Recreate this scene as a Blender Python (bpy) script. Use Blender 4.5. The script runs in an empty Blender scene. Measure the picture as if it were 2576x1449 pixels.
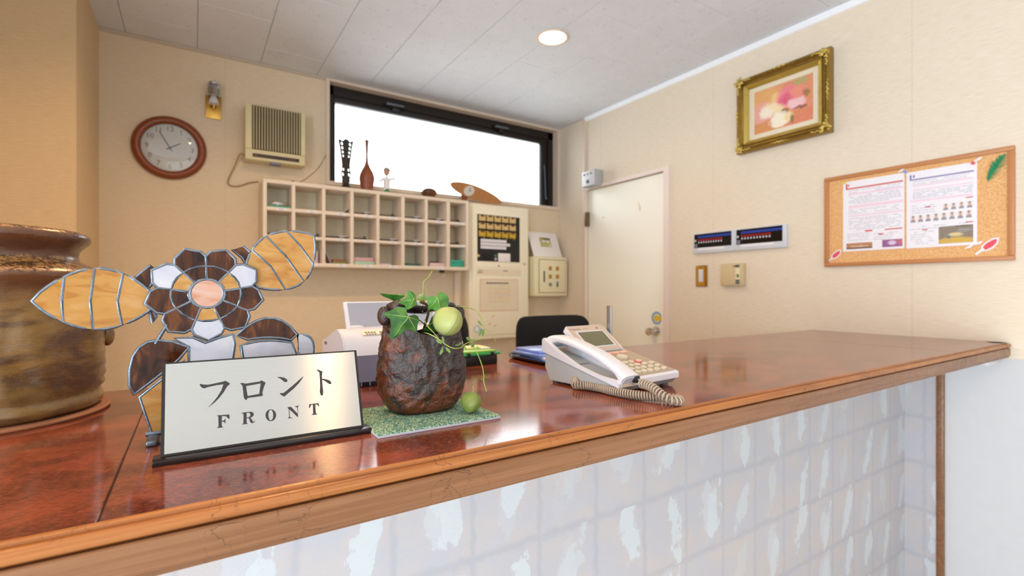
import bpy, bmesh, math, random
from mathutils import Vector, Matrix, noise
from mathutils.geometry import tessellate_polygon
random.seed(7)
scene = bpy.context.scene
COL = scene.collection
PI = math.pi

# ------------------------------------------------------------------ camera
cam_data = bpy.data.cameras.new('camera')
cam = bpy.data.objects.new('camera', cam_data)
COL.objects.link(cam)
cam_data.sensor_width = 36.0
cam_data.lens = 36.0 * 1239.0 / 2576.0
cam_data.shift_y = 4.5 / 2576.0
cam_data.clip_start = 0.02
cam.location = (0, 0, 1.25)
cam.rotation_euler = (PI / 2, 0, -math.radians(32.947))
cam_data.dof.use_dof = True
cam_data.dof.focus_distance = 0.66
cam_data.dof.aperture_fstop = 5.2
scene.camera = cam

# ------------------------------------------------------------------ light and exposure
vs = scene.view_settings
vs.view_transform = 'Standard'
vs.look = 'None'
vs.exposure = 0.34
vs.gamma = 1.0
vs.use_curve_mapping = False
scene.cycles.use_denoising = True
scene.cycles.max_bounces = 8
scene.cycles.diffuse_bounces = 5
scene.cycles.sample_clamp_indirect = 6.0
scene.cycles.caustics_reflective = False
scene.cycles.caustics_refractive = False

world = bpy.data.worlds.new('overcast_sky')
scene.world = world
world.use_nodes = True
bgn = world.node_tree.nodes['Background']
bgn.inputs['Color'].default_value = (0.93, 0.97, 1.0, 1)
bgn.inputs['Strength'].default_value = 7.0

def area(name, loc, target, sx, sy, watts, color, shape='RECTANGLE', spread=180):
    d = bpy.data.lights.new(name, 'AREA')
    d.shape = shape
    d.size = sx
    if shape == 'RECTANGLE':
        d.size_y = sy
    d.energy = watts
    d.color = color
    d.spread = math.radians(spread)
    o = bpy.data.objects.new(name, d)
    COL.objects.link(o)
    o.location = loc
    o.rotation_euler = (Vector(target) - Vector(loc)).to_track_quat('-Z', 'Y').to_euler()
    return o

DAY = (0.72, 0.86, 1.0)
WARM = (1.0, 0.61, 0.27)
# glazed entrance on the left and the lobby window behind the camera
area('daylight_left', (-2.4, -0.7, 0.95), (0, 0.45, 0.85), 2.6, 1.7, 128, DAY)
area('daylight_front', (0.9, -2.6, 1.2), (0.9, 0, 1.2), 3.0, 2.0, 22, DAY)
# warm ceiling downlights of the lobby
for q, (lx, ly, lw) in enumerate(((-0.68, 1.0, 7), (0.35, 1.75, 9.5), (0.55, -0.55, 5.5), (1.65, -0.75, 1), (1.543, 2.0, 2.5), (-0.75, -0.75, 5))):
    area('downlight', (lx, ly, 2.525), (lx, ly, 0), 0.10, 0.10, lw, WARM, 'DISK', 150)

# ------------------------------------------------------------------ materials
def lin(c):
    if isinstance(c, str):
        c = [int(c[i:i + 2], 16) for i in (0, 2, 4)]
        c = [v / 255.0 for v in c]
        c = [v / 12.92 if v <= 0.04045 else ((v + 0.055) / 1.055) ** 2.4 for v in c]
    return (c[0], c[1], c[2], 1.0)

class NT:
    """short-hand for building a node tree"""
    def __init__(self, name):
        self.m = bpy.data.materials.new(name)
        self.m.use_nodes = True
        self.t = self.m.node_tree
        self.b = self.t.nodes['Principled BSDF']
        self.out = self.t.nodes['Material Output']
    def n(self, kind, **kw):
        x = self.t.nodes.new(kind)
        for k, v in kw.items():
            setattr(x, k, v)
        return x
    def put(self, sock, v):
        if isinstance(v, bpy.types.NodeSocket):
            self.t.links.new(v, sock)
        elif v is not None:
            if hasattr(sock, 'default_value'):
                try:
                    sock.default_value = v
                except Exception:
                    sock.default_value = (v[0], v[1], v[2])
    def math(self, op, a, b=None, c=None, clamp=False):
        x = self.n('ShaderNodeMath', operation=op, use_clamp=clamp)
        self.put(x.inputs[0], a)
        if b is not None:
            self.put(x.inputs[1], b)
        if c is not None:
            self.put(x.inputs[2], c)
        return x.outputs[0]
    def vec(self, op, a, b=None):
        x = self.n('ShaderNodeVectorMath', operation=op)
        self.put(x.inputs[0], a)
        if b is not None:
            self.put(x.inputs[1], b)
        return x.outputs[0] if op not in ('LENGTH', 'DISTANCE', 'DOT_PRODUCT') else x.outputs[1]
    def mix(self, f, a, b, mode='MIX'):
        x = self.n('ShaderNodeMix', data_type='RGBA', blend_type=mode)
        self.put(x.inputs[0], f)
        self.put(x.inputs[6], a)
        self.put(x.inputs[7], b)
        return x.outputs[2]
    def step(self, v, lo, hi, a=0.0, b=1.0):
        x = self.n('ShaderNodeMapRange', interpolation_type='SMOOTHSTEP')
        self.put(x.inputs[0], v)
        for i, w in enumerate((lo, hi, a, b)):
            x.inputs[1 + i].default_value = w
        return x.outputs[0]
    def noise(self, v, scale, detail=3, rough=0.55, dist=0.0):
        x = self.n('ShaderNodeTexNoise')
        self.put(x.inputs['Vector'], v)
        x.inputs['Scale'].default_value = scale
        x.inputs['Detail'].default_value = detail
        x.inputs['Roughness'].default_value = rough
        x.inputs['Distortion'].default_value = dist
        return x.outputs[0]
    def wnoise(self, v):
        x = self.n('ShaderNodeTexWhiteNoise')
        self.put(x.inputs['Vector'], v)
        return x.outputs['Value'], x.outputs['Color']
    def voronoi(self, v, scale, feature='F1'):
        x = self.n('ShaderNodeTexVoronoi', feature=feature)
        self.put(x.inputs['Vector'], v)
        x.inputs['Scale'].default_value = scale
        return x.outputs[0]
    def obj(self):
        return self.n('ShaderNodeTexCoord').outputs['Object']
    def gen(self):
        return self.n('ShaderNodeTexCoord').outputs['Generated']
    def pos(self):
        return self.n('ShaderNodeNewGeometry').outputs['Position']
    def sep(self, v):
        x = self.n('ShaderNodeSeparateXYZ')
        self.put(x.inputs[0], v)
        return x.outputs[0], x.outputs[1], x.outputs[2]
    def comb(self, a, b, c=0.0):
        x = self.n('ShaderNodeCombineXYZ')
        for i, w in enumerate((a, b, c)):
            self.put(x.inputs[i], w)
        return x.outputs[0]
    def scale(self, v, s):
        return self.vec('MULTIPLY', v, s)
    def bump(self, h, strength=0.3, dist=0.002):
        x = self.n('ShaderNodeBump')
        x.inputs['Strength'].default_value = strength
        x.inputs['Distance'].default_value = dist
        self.put(x.inputs['Height'], h)
        self.t.links.new(x.outputs[0], self.b.inputs['Normal'])
    def set(self, **kw):
        names = dict(col='Base Color', rough='Roughness', metal='Metallic', spec='Specular IOR Level', coat='Coat Weight',
                     coatr='Coat Roughness', trans='Transmission Weight', ior='IOR', aniso='Anisotropic', alpha='Alpha',
                     sss='Subsurface Weight', ecol='Emission Color', estr='Emission Strength')
        for k, v in kw.items():
            self.put(self.b.inputs[names[k]], v)
        return self

def mat(name, col, rough=0.5, metal=0.0, var=0.06, scale=30, stretch=(1, 1, 1), bump=0.0, spec=0.5, coat=0.0, dist=0.001):
    """plain stuff with a slight mottling of its own"""
    t = NT(name)
    c = lin(col)
    v = t.scale(t.obj(), stretch)
    f = t.noise(v, scale)
    dark = tuple(x * (1 - 2 * var) for x in c[:3]) + (1,)
    light = tuple(min(1, x * (1 + 1.2 * var)) for x in c[:3]) + (1,)
    t.set(col=t.mix(f, dark, light), rough=rough, metal=metal, spec=spec, coat=coat)
    if bump:
        t.bump(t.noise(v, scale * 3), bump, dist)
    return t.m

MT = {}
def simple(key, *a, **k):
    MT[key] = mat(key, *a, **k)

# wall covering: beige woven paper with fine horizontal threads and drop seams
def wall_paper(name, c1, c2):
    t = NT(name)
    x, y, z = t.sep(t.pos())
    along = t.math('ADD', x, y)
    th = t.noise(t.comb(t.math('MULTIPLY', along, 22), t.math('MULTIPLY', z, 420)), 1.0, 2, 0.7)
    big = t.noise(t.comb(along, z), 1.3, 2)
    col = t.mix(t.step(th, 0.3, 0.7), lin(c1), lin(c2))
    col = t.mix(t.math('MULTIPLY', big, 0.12), col, lin('cda878'))
    fr = t.math('FRACT', t.math('DIVIDE', along, 0.92))
    seam = t.step(t.math('ABSOLUTE', t.math('SUBTRACT', fr, 0.57)), 0.0015, 0.0035, 0.16, 0.0)
    col = t.mix(seam, col, lin('b3987a'))
    t.set(col=col, rough=0.75, spec=0.25)
    t.bump(th, 0.15, 0.0006)
    return t.m
MT['wall'] = wall_paper('woven_wallpaper', 'decfb8', 'eaddca')
MT['wall_back'] = wall_paper('woven_wallpaper_lamplit', 'dbc7a8', 'e6d6bc')  # same paper, with the warm lamplight of the back wall mixed into its tone
MT['wall_dim_lamplit'] = wall_paper('woven_wallpaper_dim_lamplit', 'd2b78f', 'dec6a0')  # same paper again, dimmer warm light on the pillar put into the colour

t = NT('ceiling_board')
p = t.pos()
fis = t.noise(p, 55, 4, 0.75)
pit = t.step(fis, 0.60, 0.70)
soft = t.noise(p, 9, 3)
col = t.mix(soft, lin('d8dbe1'), lin('e3e6eb'))
t.set(col=t.mix(t.math('MULTIPLY', pit, 0.55), col, lin('989088')), rough=0.85, spec=0.2)
t.bump(t.math('SUBTRACT', 1.0, pit), 0.3, 0.001)
MT['ceiling'] = t.m

# counter laminate: red-brown with dark streaky grain, glossy lacquer
t = NT('counter_laminate')
x, y, z = t.sep(t.pos())
v = t.comb(t.math('MULTIPLY', x, 1.0), t.math('MULTIPLY', y, 2.0), z)
cloud = t.noise(t.comb(t.math('MULTIPLY', x, 9), t.math('MULTIPLY', y, 14), z), 1.0, 5, 0.62, 0.5)
grain = t.noise(t.comb(t.math('MULTIPLY', x, 150), t.math('MULTIPLY', y, 520), z), 1.0, 5, 0.72, 0.25)
col = t.mix(t.step(cloud, 0.36, 0.62), lin('50241a'), lin('86402a'))
col = t.mix(t.step(grain, 0.44, 0.72, 0.0, 0.75), col, lin('a4563a'))
col = t.mix(t.step(grain, 0.46, 0.26, 0.0, 0.6), col, lin('3f1913'))
scr = t.noise(t.comb(t.math('MULTIPLY', x, 16), t.math('MULTIPLY', y, 120), z), 1.0, 3, 0.6)
scm = t.math('MULTIPLY', t.step(scr, 0.74, 0.78), t.step(t.noise(t.pos(), 3.0, 1), 0.55, 0.7))
col = t.mix(t.math('MULTIPLY', scm, 0.35), col, lin('d9c8bd'))
t.set(col=col, rough=0.11, spec=0.62)
t.bump(t.noise(t.pos(), 180, 2), 0.03, 0.0003)
MT['laminate'] = t.m

# lacquered wooden edge with hairline cracks
def edge_wood(name, c1, c2, crackscale, crackamt):
    t = NT(name)
    x, y, z = t.sep(t.pos())
    g = t.noise(t.comb(t.math('MULTIPLY', x, 3), t.math('MULTIPLY', y, 90), t.math('MULTIPLY', z, 130)), 1.0, 4, 0.65)
    big = t.noise(t.comb(t.math('MULTIPLY', x, 4), y, t.math('MULTIPLY', z, 10)), 1.0, 3)
    col = t.mix(t.step(g, 0.3, 0.72), lin(c1), lin(c2))
    col = t.mix(t.step(big, 0.5, 0.75, 0, 0.45), col, lin('68421f'))
    wob = t.noise(t.pos(), 60, 3)
    cv = t.comb(t.math('ADD', t.math('MULTIPLY', x, 1.6), t.math('MULTIPLY', wob, 0.05)), t.math('MULTIPLY', y, 0.6), t.math('MULTIPLY', z, 0.9))
    cr = t.step(t.voronoi(cv, crackscale, 'DISTANCE_TO_EDGE'), 0.004, 0.011, 1.0, 0.0)
    cm = t.math('MULTIPLY', cr, t.step(t.noise(t.pos(), 14, 2), 0.52, 0.6, 0.0, crackamt))
    col = t.mix(cm, col, lin('3a2413'))
    t.set(col=col, rough=t.step(wob, 0.3, 0.7, 0.28, 0.42), spec=0.5)
    t.bump(t.math('SUBTRACT', t.math('ADD', wob, t.math('MULTIPLY', t.noise(t.pos(), 330, 2), 0.35)), cm), 0.35, 0.0009)
    return t.m
MT['bead'] = edge_wood('lacquered_bead_wood', '8f5322', 'b06f34', 34, 0.8)
MT['fascia'] = edge_wood('worn_fascia_wood', '744a29', '8c6140', 30, 0.8)
simple('board_wood', 'c0814f', 0.45, var=0.12, scale=6, stretch=(1, 2, 30))

# wallpaper on the counter front: pale brushed blocks with white ragged strokes
def block_paper(name, axis):
    t = NT(name)
    x, y, z = t.sep(t.pos())
    a = x if axis == 'x' else y
    U = t.math('DIVIDE', t.math('SUBTRACT', a, 0.447), 0.1567)
    V = t.math('DIVIDE', t.math('SUBTRACT', z, 0.737), 0.187)
    fu, fv = t.math('FRACT', U), t.math('FRACT', V)
    cell = t.comb(t.math('FLOOR', U), t.math('FLOOR', V), 3.0)
    pv = t.comb(t.math('MULTIPLY', a, 1.0), z, 0.0)
    tone = t.noise(pv, 11, 3, 0.6)
    col = t.mix(t.step(tone, 0.38, 0.62), lin('b4b1b5'), lin('bab2b0'))
    wav = t.math('MULTIPLY', t.math('SUBTRACT', t.noise(pv, 30, 2), 0.5), 0.12)
    ju = t.step(t.math('ABSOLUTE', t.math('ADD', t.math('SUBTRACT', fu, 0.5), wav)), 0.43, 0.5, 0, 0.5)
    jv = t.step(t.math('ABSOLUTE', t.math('ADD', t.math('SUBTRACT', fv, 0.5), wav)), 0.42, 0.5, 0, 0.5)
    col = t.mix(t.math('MAXIMUM', ju, jv), col, lin('a2a2a9'))
    rag = t.noise(t.comb(t.math('MULTIPLY', a, 320), t.math('MULTIPLY', z, 90)), 1.0, 3, 0.7)
    rag = t.math('ADD', rag, t.math('MULTIPLY', t.noise(pv, 45, 2), 1.0))
    for s in (0.0, 11.0, 23.0):
        val, rgb = t.wnoise(t.vec('ADD', cell, (s, s * 0.7, s)))
        r1, r2, r3 = t.sep(rgb)
        cu = t.math('MULTIPLY_ADD', r1, 0.56, 0.22)
        cv_ = t.math('MULTIPLY_ADD', r2, 0.4, 0.3)
        du = t.math('SUBTRACT', fu, cu)
        dv = t.math('SUBTRACT', fv, cv_)
        tilt = t.math('MULTIPLY', t.math('SUBTRACT', r3, 0.25), 0.7)
        e1 = t.math('DIVIDE', t.math('SUBTRACT', du, t.math('MULTIPLY', dv, tilt)), t.math('MULTIPLY_ADD', r2, 0.10, 0.10))
        e2 = t.math('DIVIDE', dv, t.math('MULTIPLY_ADD', r1, 0.16, 0.24))
        lump = t.noise(t.comb(t.math('MULTIPLY', a, 26), t.math('MULTIPLY', z, 12), s), 1.0, 3, 0.65)
        d = t.math('ADD', t.math('MULTIPLY', e1, e1), t.math('MULTIPLY', e2, e2))
        d = t.math('ADD', d, t.math('MULTIPLY', t.math('SUBTRACT', lump, 0.52), 7.0))
        d = t.math('ADD', d, t.math('MULTIPLY', t.math('SUBTRACT', rag, 1.0), 1.5))
        m = t.math('MULTIPLY', t.step(d, 0.7, 0.95, 1.0, 0.0), t.step(val, 0.34, 0.9, 0.0, 0.95))
        col = t.mix(m, col, lin('c1c5c7'))
    dg = t.math('SINE', t.math('MULTIPLY', t.math('ADD', a, t.math('MULTIPLY', z, 1.6)), 1500))
    t.set(col=col, rough=0.6, spec=0.3)
    t.bump(t.math('ADD', dg, t.noise(pv, 500, 2)), 0.18, 0.0005)
    return t.m
MT['block_x'] = block_paper('brushed_block_wallpaper', 'x')
MT['block_y'] = block_paper('brushed_block_wallpaper_return', 'y')
simple('daylight_white', 'cbc9c8', 0.7, var=0.02)  # neutral tone; on the wall it carries the cool daylight as colour

simple('cream_wood', 'e6d7c4', 0.5, var=0.03)
simple('cream_inner', 'e2dabf', 0.55, var=0.03)
simple('trim_cream', 'e0cdb8', 0.5, var=0.03)
simple('door_paint', 'fbf8ea', 0.4, var=0.015, scale=3)
simple('door_frame', 'ecdad2', 0.45, var=0.02)
simple('cove_white', 'f4f8ff', 0.5, var=0.02)
simple('cove_grey', 'c4b6a6', 0.6, var=0.04)
simple('bronze_black', '1d1410', 0.4, var=0.2)
simple('black', '0c0c0d', 0.45, var=0.1)
simple('black_gloss', '100d0d', 0.15, var=0.05)
simple('black_fabric', '0d0c0e', 0.9, var=0.25, scale=400, bump=0.3)
simple('dark_brown', '24100e', 0.35, var=0.1)
simple('floor', 'e0deda', 0.5, var=0.15, scale=4)
simple('chrome', 'd8d8d8', 0.12, metal=1.0, var=0.01)
simple('steel', 'a9abb0', 0.3, metal=0.9, var=0.02)
simple('brass', 'c79a4a', 0.25, metal=1.0, var=0.05)
simple('silver_paint', 'cfd2d8', 0.35, var=0.02)
simple('gold', '9c7c38', 0.3, metal=0.75, var=0.25, scale=60, bump=0.3)
simple('gold_light', 'd0b55e', 0.25, metal=0.75, var=0.12, scale=60)
simple('panel_cream', 'f6edd4', 0.45, var=0.02)
simple('keybox_cream', 'e8dfba', 0.4, var=0.02)
simple('purifier_cream', 'dccfa0', 0.45, var=0.03)
simple('purifier_slat', 'b9ac86', 0.5, var=0.08)
simple('purifier_dark', '3d2815', 0.7, var=0.1)
simple('beige_plastic', 'cfb98e', 0.4, var=0.03)
simple('paper', 'ebe7ea', 0.7, var=0.015)
simple('paper_cream', 'e6d8bd', 0.7, var=0.02)
simple('white_plastic', 'd3d1d6', 0.35, var=0.015)
simple('white_card', 'eee8e6', 0.6, var=0.01)
simple('grey_plastic', 'aeb0af', 0.4, var=0.02)
simple('blue_grey', '77788c', 0.45, var=0.03)
simple('lid_grey', '9c9da8', 0.35, var=0.03)
simple('phone_beige', 'a8967e', 0.4, var=0.02)
simple('phone_light', 'c0aa96', 0.35, var=0.02)
simple('phone_key', 'cfc5b0', 0.4, var=0.02)
simple('phone_key_peach', 'e3b5a0', 0.4, var=0.02)
simple('lcd', '6a674a', 0.2, var=0.06)
simple('cord', 'a3927f', 0.35, var=0.03)
simple('cord_brown', 'a5804f', 0.5, var=0.05)
simple('teal', '2fa58a', 0.5, var=0.05)
simple('teal_dark', '35605a', 0.6, var=0.1)
simple('pink', 'dba6ae', 0.7, var=0.06)
simple('pink_pale', 'd8bcbc', 0.65, var=0.06)
simple('lilac', 'cdb9cc', 0.65, var=0.06)
simple('mint', 'a7c9b1', 0.7, var=0.06)
simple('moss', '7f8450', 0.7, var=0.1)
simple('rust', 'a0603c', 0.7, var=0.1)
simple('blue_file', '7e97dd', 0.25, var=0.06)
simple('blue_dark', '2f57ac', 0.3, var=0.06)
simple('yellow', 'e7c63e', 0.5, var=0.04)
simple('yellow_mod', 'c9a62c', 0.45, var=0.06)
simple('beige_mod', 'd6b77a', 0.45, var=0.04)
simple('brown_mod', '6d4322', 0.5, var=0.06)
simple('green_lamp', '2f9a4a', 0.3, var=0.05)
simple('red_led', '9c1d24', 0.3, var=0.1)
simple('blue_strip', '1f3f9c', 0.35, var=0.05)
simple('red', 'e2505e', 0.55, var=0.08)
simple('pink_line', 'eccfdb', 0.7, var=0.02)
simple('red_line', 'cf5f5a', 0.7, var=0.03)
simple('navy_line', '8a82ad', 0.7, var=0.03)
simple('text_grey', 'bcbdc8', 0.7, var=0.05)
simple('text_dark', '6b665f', 0.7, var=0.05)
simple('amber_lens', 'b98327', 0.3, var=0.05)
simple('feather_green', '118a57', 0.85, var=0.25, scale=200)
simple('clock_wood', '86411d', 0.28, var=0.12, scale=10, stretch=(1, 1, 6))
simple('clock_face', 'f0ede6', 0.5, var=0.01)
simple('clock_ink', '8f8577', 0.6, var=0.02)
simple('clock_hand', '6e6a64', 0.5, var=0.02)
simple('turned_wood', '8a4a30', 0.4, var=0.1, scale=12, stretch=(1, 1, 5))
simple('carved_wood', '2c2019', 0.55, var=0.2, scale=40)
simple('nut_wood', '6b4426', 0.3, var=0.35, scale=18)
simple('surf_wood', 'bf8654', 0.35, var=0.12, scale=10, stretch=(6, 1, 1))
simple('surf_dark', '7c3a22', 0.4, var=0.1)
simple('shell_white', 'dcdccf', 0.4, var=0.04)
simple('skin', 'c99c7a', 0.6, var=0.05)
simple('cap_grey', 'a29a90', 0.6, var=0.06)
simple('green_paint', '3f7f3b', 0.6, var=0.1)
simple('terracotta', 'a46a45', 0.7, var=0.08)
simple('felt_grey', 'b9bac6', 0.8, var=0.05)
simple('lead', '75808c', 0.35, metal=0.75, var=0.25, scale=120, bump=0.4)
simple('ink_black', '2b2528', 0.35, var=0.03)
simple('sign_dark', '1c1312', 0.25, var=0.08)
simple('pod_pale', '9da35f', 0.5, var=0.12, scale=40)
simple('pod_green', '78883c', 0.45, var=0.2, scale=60, bump=0.4)
simple('vine', '9aa852', 0.6, var=0.15)
simple('vine_leaf', '6f8a4a', 0.7, var=0.25, scale=90)
simple('stem_brown', '5a4022', 0.7, var=0.2)
simple('leaf_vein', '8ea552', 0.5, var=0.05)
simple('sticker_blue', '8fb0d8', 0.5, var=0.1, scale=80)
simple('sticker_teal', '8ec6c8', 0.5, var=0.1)
simple('hinge_brown', '7a684c', 0.4, metal=0.6, var=0.1)
simple('lime', '93c13a', 0.35, var=0.05)
simple('green_clear', '2fa257', 0.15, var=0.06)
simple('pale_yellow', 'efe39a', 0.5, var=0.03)
simple('soil', '2a1d14', 0.9, var=0.2)
simple('led_green', '2fae7d', 0.3)
simple('led_red', 'b8453a', 0.3)
simple('led_purple', '6f2f52', 0.3)
simple('clear_tag', 'c9c6d4', 0.15, var=0.06)

def glass(name, tint, gloss=0.10, rough=0.02):
    t = NT(name)
    tr = t.n('ShaderNodeBsdfTransparent')
    tr.inputs[0].default_value = lin(tint)
    gl = t.n('ShaderNodeBsdfGlossy')
    gl.inputs['Roughness'].default_value = rough
    fr = t.n('ShaderNodeFresnel')
    fr.inputs['IOR'].default_value = 1.5
    mx = t.n('ShaderNodeMixShader')
    t.t.links.new(t.math('ADD', fr.outputs[0], gloss - 0.04, clamp=True), mx.inputs[0])
    t.t.links.new(tr.outputs[0], mx.inputs[1])
    t.t.links.new(gl.outputs[0], mx.inputs[2])
    t.t.links.new(mx.outputs[0], t.out.inputs[0])
    return t.m
MT['window_glass'] = glass('window_glass', (0.9, 0.92, 0.92))
MT['clock_glass'] = glass('clock_glass', (0.97, 0.97, 0.97), 0.06)
MT['shade_glass'] = glass('shade_glass', (0.78, 0.8, 0.84), 0.35, 0.15)
MT['green_lid'] = glass('green_lid', (0.35, 0.85, 0.55), 0.15, 0.1)

def emit(name, col, s):
    t = NT(name)
    t.set(col=(0, 0, 0, 1), ecol=lin(col), estr=s)
    return t.m
MT['lamp_glow'] = emit('lamp_glow', (1.0, 0.86, 0.62), 9.0)

# brushed metal of the sign: grooves run across, highlights stand upright
t = NT('brushed_silver')
x, y, z = t.sep(t.obj())
g = t.noise(t.comb(t.math('MULTIPLY', x, 6), t.math('MULTIPLY', z, 1500)), 1.0, 2)
t.set(col=t.mix(g, lin('b3b2ac'), lin('bebdb7')), metal=0.65, rough=0.24, aniso=1.0)
t.t.links.new(t.comb(0.0, 0.344, 0.939), t.b.inputs['Tangent'])
MT['brushed'] = t.m

# fired stoneware of the tall jar: orange ash on the left, olive and iron brown elsewhere
t = NT('jar_glaze')
o = t.obj()
x, y, z = t.sep(o)
ang = t.comb(t.math('MULTIPLY', x, 1.0), t.math('MULTIPLY', y, 1.0), t.math('MULTIPLY', z, 2.4))
n1 = t.noise(ang, 11, 5, 0.6, 0.5)
n2 = t.noise(t.comb(x, y, t.math('MULTIPLY', z, 6)), 30, 5, 0.7)
col = t.mix(t.step(n1, 0.36, 0.62), lin('5a4028'), lin('927240'))
col = t.mix(t.step(n2, 0.5, 0.72, 0, 0.6), col, lin('665848'))
lf = t.math('MULTIPLY', t.step(t.math('SUBTRACT', t.math('MULTIPLY', y, 0.5), x), -0.055, 0.03), t.step(z, 0.2, 0.12))
lf = t.math('MULTIPLY', lf, t.step(n1, 0.3, 0.55))
col = t.mix(lf, col, lin('c27a3c'))
up = t.step(z, 0.15, 0.2)
col = t.mix(t.math('MULTIPLY', up, 0.8), col, t.mix(n1, lin('3c1d16'), lin('6b3822')))
ash = t.math('MULTIPLY', t.step(z, 0.208, 0.214), t.step(z, 0.238, 0.232))
rim = t.step(z, 0.270, 0.2735)
spk = t.noise(o, 120, 4, 0.8)
col = t.mix(t.math('MAXIMUM', ash, rim), col, t.mix(t.step(spk, 0.42, 0.6), lin('4b331c'), lin('a87946')))
t.set(col=col, rough=t.step(spk, 0.3, 0.7, 0.12, 0.32), spec=0.7)
t.bump(t.math('ADD', n2, t.math('MULTIPLY', spk, 0.4)), 0.22, 0.003)
MT['jar'] = t.m

# rock-like vase glaze: blue-black skin over rust
t = NT('vase_glaze')
o = t.obj()
x, y, z = t.sep(o)
n1 = t.noise(o, 26, 5, 0.6, 1.0)
n2 = t.noise(o, 90, 5, 0.7)
low = t.step(z, 0.075, 0.0, 0.0, 0.2)
rust = t.step(t.math('ADD', t.math('ADD', n1, low), t.math('MULTIPLY', x, -0.9)), 0.55, 0.70)
hi = t.step(z, 0.10, 0.135)
rust = t.math('MULTIPLY', rust, t.math('SUBTRACT', 1.0, t.math('MULTIPLY', hi, 0.85)))
col = t.mix(rust, t.mix(n2, lin('1a0f0c'), lin('332420')), t.mix(n2, lin('3f1b0e'), lin('743717')))
t.set(col=col, rough=t.step(n2, 0.3, 0.7, 0.16, 0.36), spec=0.75)
t.bump(t.math('ADD', n2, t.math('MULTIPLY', n1, 1.5)), 0.8, 0.005)
MT['vase'] = t.m

t = NT('mat_pile')
o = t.obj()
n1 = t.noise(o, 480, 2, 0.7)
x, y, z = t.sep(o)
big = t.noise(o, 14, 2)
c1 = t.mix(t.step(n1, 0.42, 0.62), lin('376f69'), lin('adbd98'))
c2 = t.mix(t.step(n1, 0.42, 0.6), lin('55672f'), lin('9c9a58'))
t.set(col=t.mix(t.step(t.math('SUBTRACT', y, t.math('MULTIPLY', x, 2.2)), 0.06, 0.13), c1, c2), rough=0.95, spec=0.1)
MT['pile'] = t.m

def leaf_mat(name, c1, c2):
    t = NT(name)
    o = t.obj()
    n1 = t.noise(o, 45, 3)
    t.set(col=t.mix(t.step(n1, 0.42, 0.66), lin(c1), lin(c2)), rough=0.32, spec=0.5)
    t.bump(t.noise(o, 160, 2), 0.2, 0.001)
    return t.m
MT['leaf_dark'] = leaf_mat('ivy_dark', '20501c', '3f7029')
MT['leaf_mid'] = leaf_mat('ivy_mid', '3a7029', '558a36')
MT['leaf_pale'] = leaf_mat('ivy_pale', '76994c', '98b06a')

t = NT('cork')
n1 = t.noise(t.obj(), 160, 4, 0.75)
t.set(col=t.mix(t.step(n1, 0.35, 0.65), lin('d69d63'), lin('e9bb86')), rough=0.9, spec=0.1)
t.bump(n1, 0.3, 0.001)
MT['cork'] = t.m

def streak_glass(name, c1, c2, c3, sx=(1, 1, 1)):
    """opalescent stained glass"""
    t = NT(name)
    v = t.scale(t.obj(), sx)
    n1 = t.noise(v, 22, 2, 0.5, 1.0)
    col = t.mix(t.step(n1, 0.3, 0.52), lin(c1), lin(c2))
    col = t.mix(t.step(n1, 0.52, 0.72), col, lin(c3))
    t.set(col=col, rough=0.15, spec=0.3)
    tl = t.n('ShaderNodeBsdfTranslucent')
    t.put(tl.inputs[0], col)
    mx = t.n('ShaderNodeMixShader')
    mx.inputs[0].default_value = 0.3
    t.t.links.new(t.b.outputs[0], mx.inputs[1])
    t.t.links.new(tl.outputs[0], mx.inputs[2])
    t.t.links.new(mx.outputs[0], t.out.inputs[0])
    t.bump(t.noise(t.obj(), 90, 3), 0.25, 0.001)
    return t.m
MT['glass_amber'] = streak_glass('amber_streaked_glass', 'b97f3c', 'c99650', 'd0a467', (1, 1, 3))
MT['glass_brown'] = streak_glass('brown_streaked_glass', '24100a', '4d2713', '7c4722', (3, 1, 1))
MT['glass_white'] = streak_glass('white_opal_glass', 'c3c4d0', 'd0d0d9', 'd9d9de')
MT['glass_peach'] = streak_glass('peach_opal_glass', 'd09a7c', 'dbb09a', 'dcc3b6', (1, 1, 3))

# flat prints made of soft patches: (centre u, v, radius u, v, colour, softness)
def print_mat(name, base1, base2, patches, axes='yz', flip=False, nscale=6.0, warp=0.12, rough=0.5):
    t = NT(name)
    gx, gy, gz = t.sep(t.gen())
    u = gx if axes[0] == 'x' else gy
    if flip:
        u = t.math('SUBTRACT', 1.0, u)
    vv = gz
    q = t.comb(u, vv)
    nz = t.noise(q, nscale, 4, 0.65)
    col = t.mix(t.step(nz, 0.35, 0.65), lin(base1), lin(base2))
    w1 = t.math('MULTIPLY', t.math('SUBTRACT', t.noise(q, 9, 3), 0.5), warp)
    w2 = t.math('MULTIPLY', t.math('SUBTRACT', t.noise(t.vec('ADD', q, (5, 3, 0)), 9, 3), 0.5), warp)
    uu, v2 = t.math('ADD', u, w1), t.math('ADD', vv, w2)
    for (cu, cv, ru, rv, c, soft) in patches:
        a = t.math('DIVIDE', t.math('SUBTRACT', uu, cu), ru)
        b = t.math('DIVIDE', t.math('SUBTRACT', v2, cv), rv)
        d = t.math('ADD', t.math('MULTIPLY', a, a), t.math('MULTIPLY', b, b))
        col = t.mix(t.step(d, 1.0 - soft, 1.0 + soft, 1.0, 0.0), col, lin(c))
    fine = t.noise(q, 38, 4, 0.7)
    col = t.mix(t.step(fine, 0.35, 0.7, 0.0, 0.35), col, t.mix(t.noise(t.vec('ADD', q, (2, 9, 0)), 14, 3), lin(base2), lin('f2dcc4')))
    t.set(col=col, rough=rough, spec=0.3)
    return t.m
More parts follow.
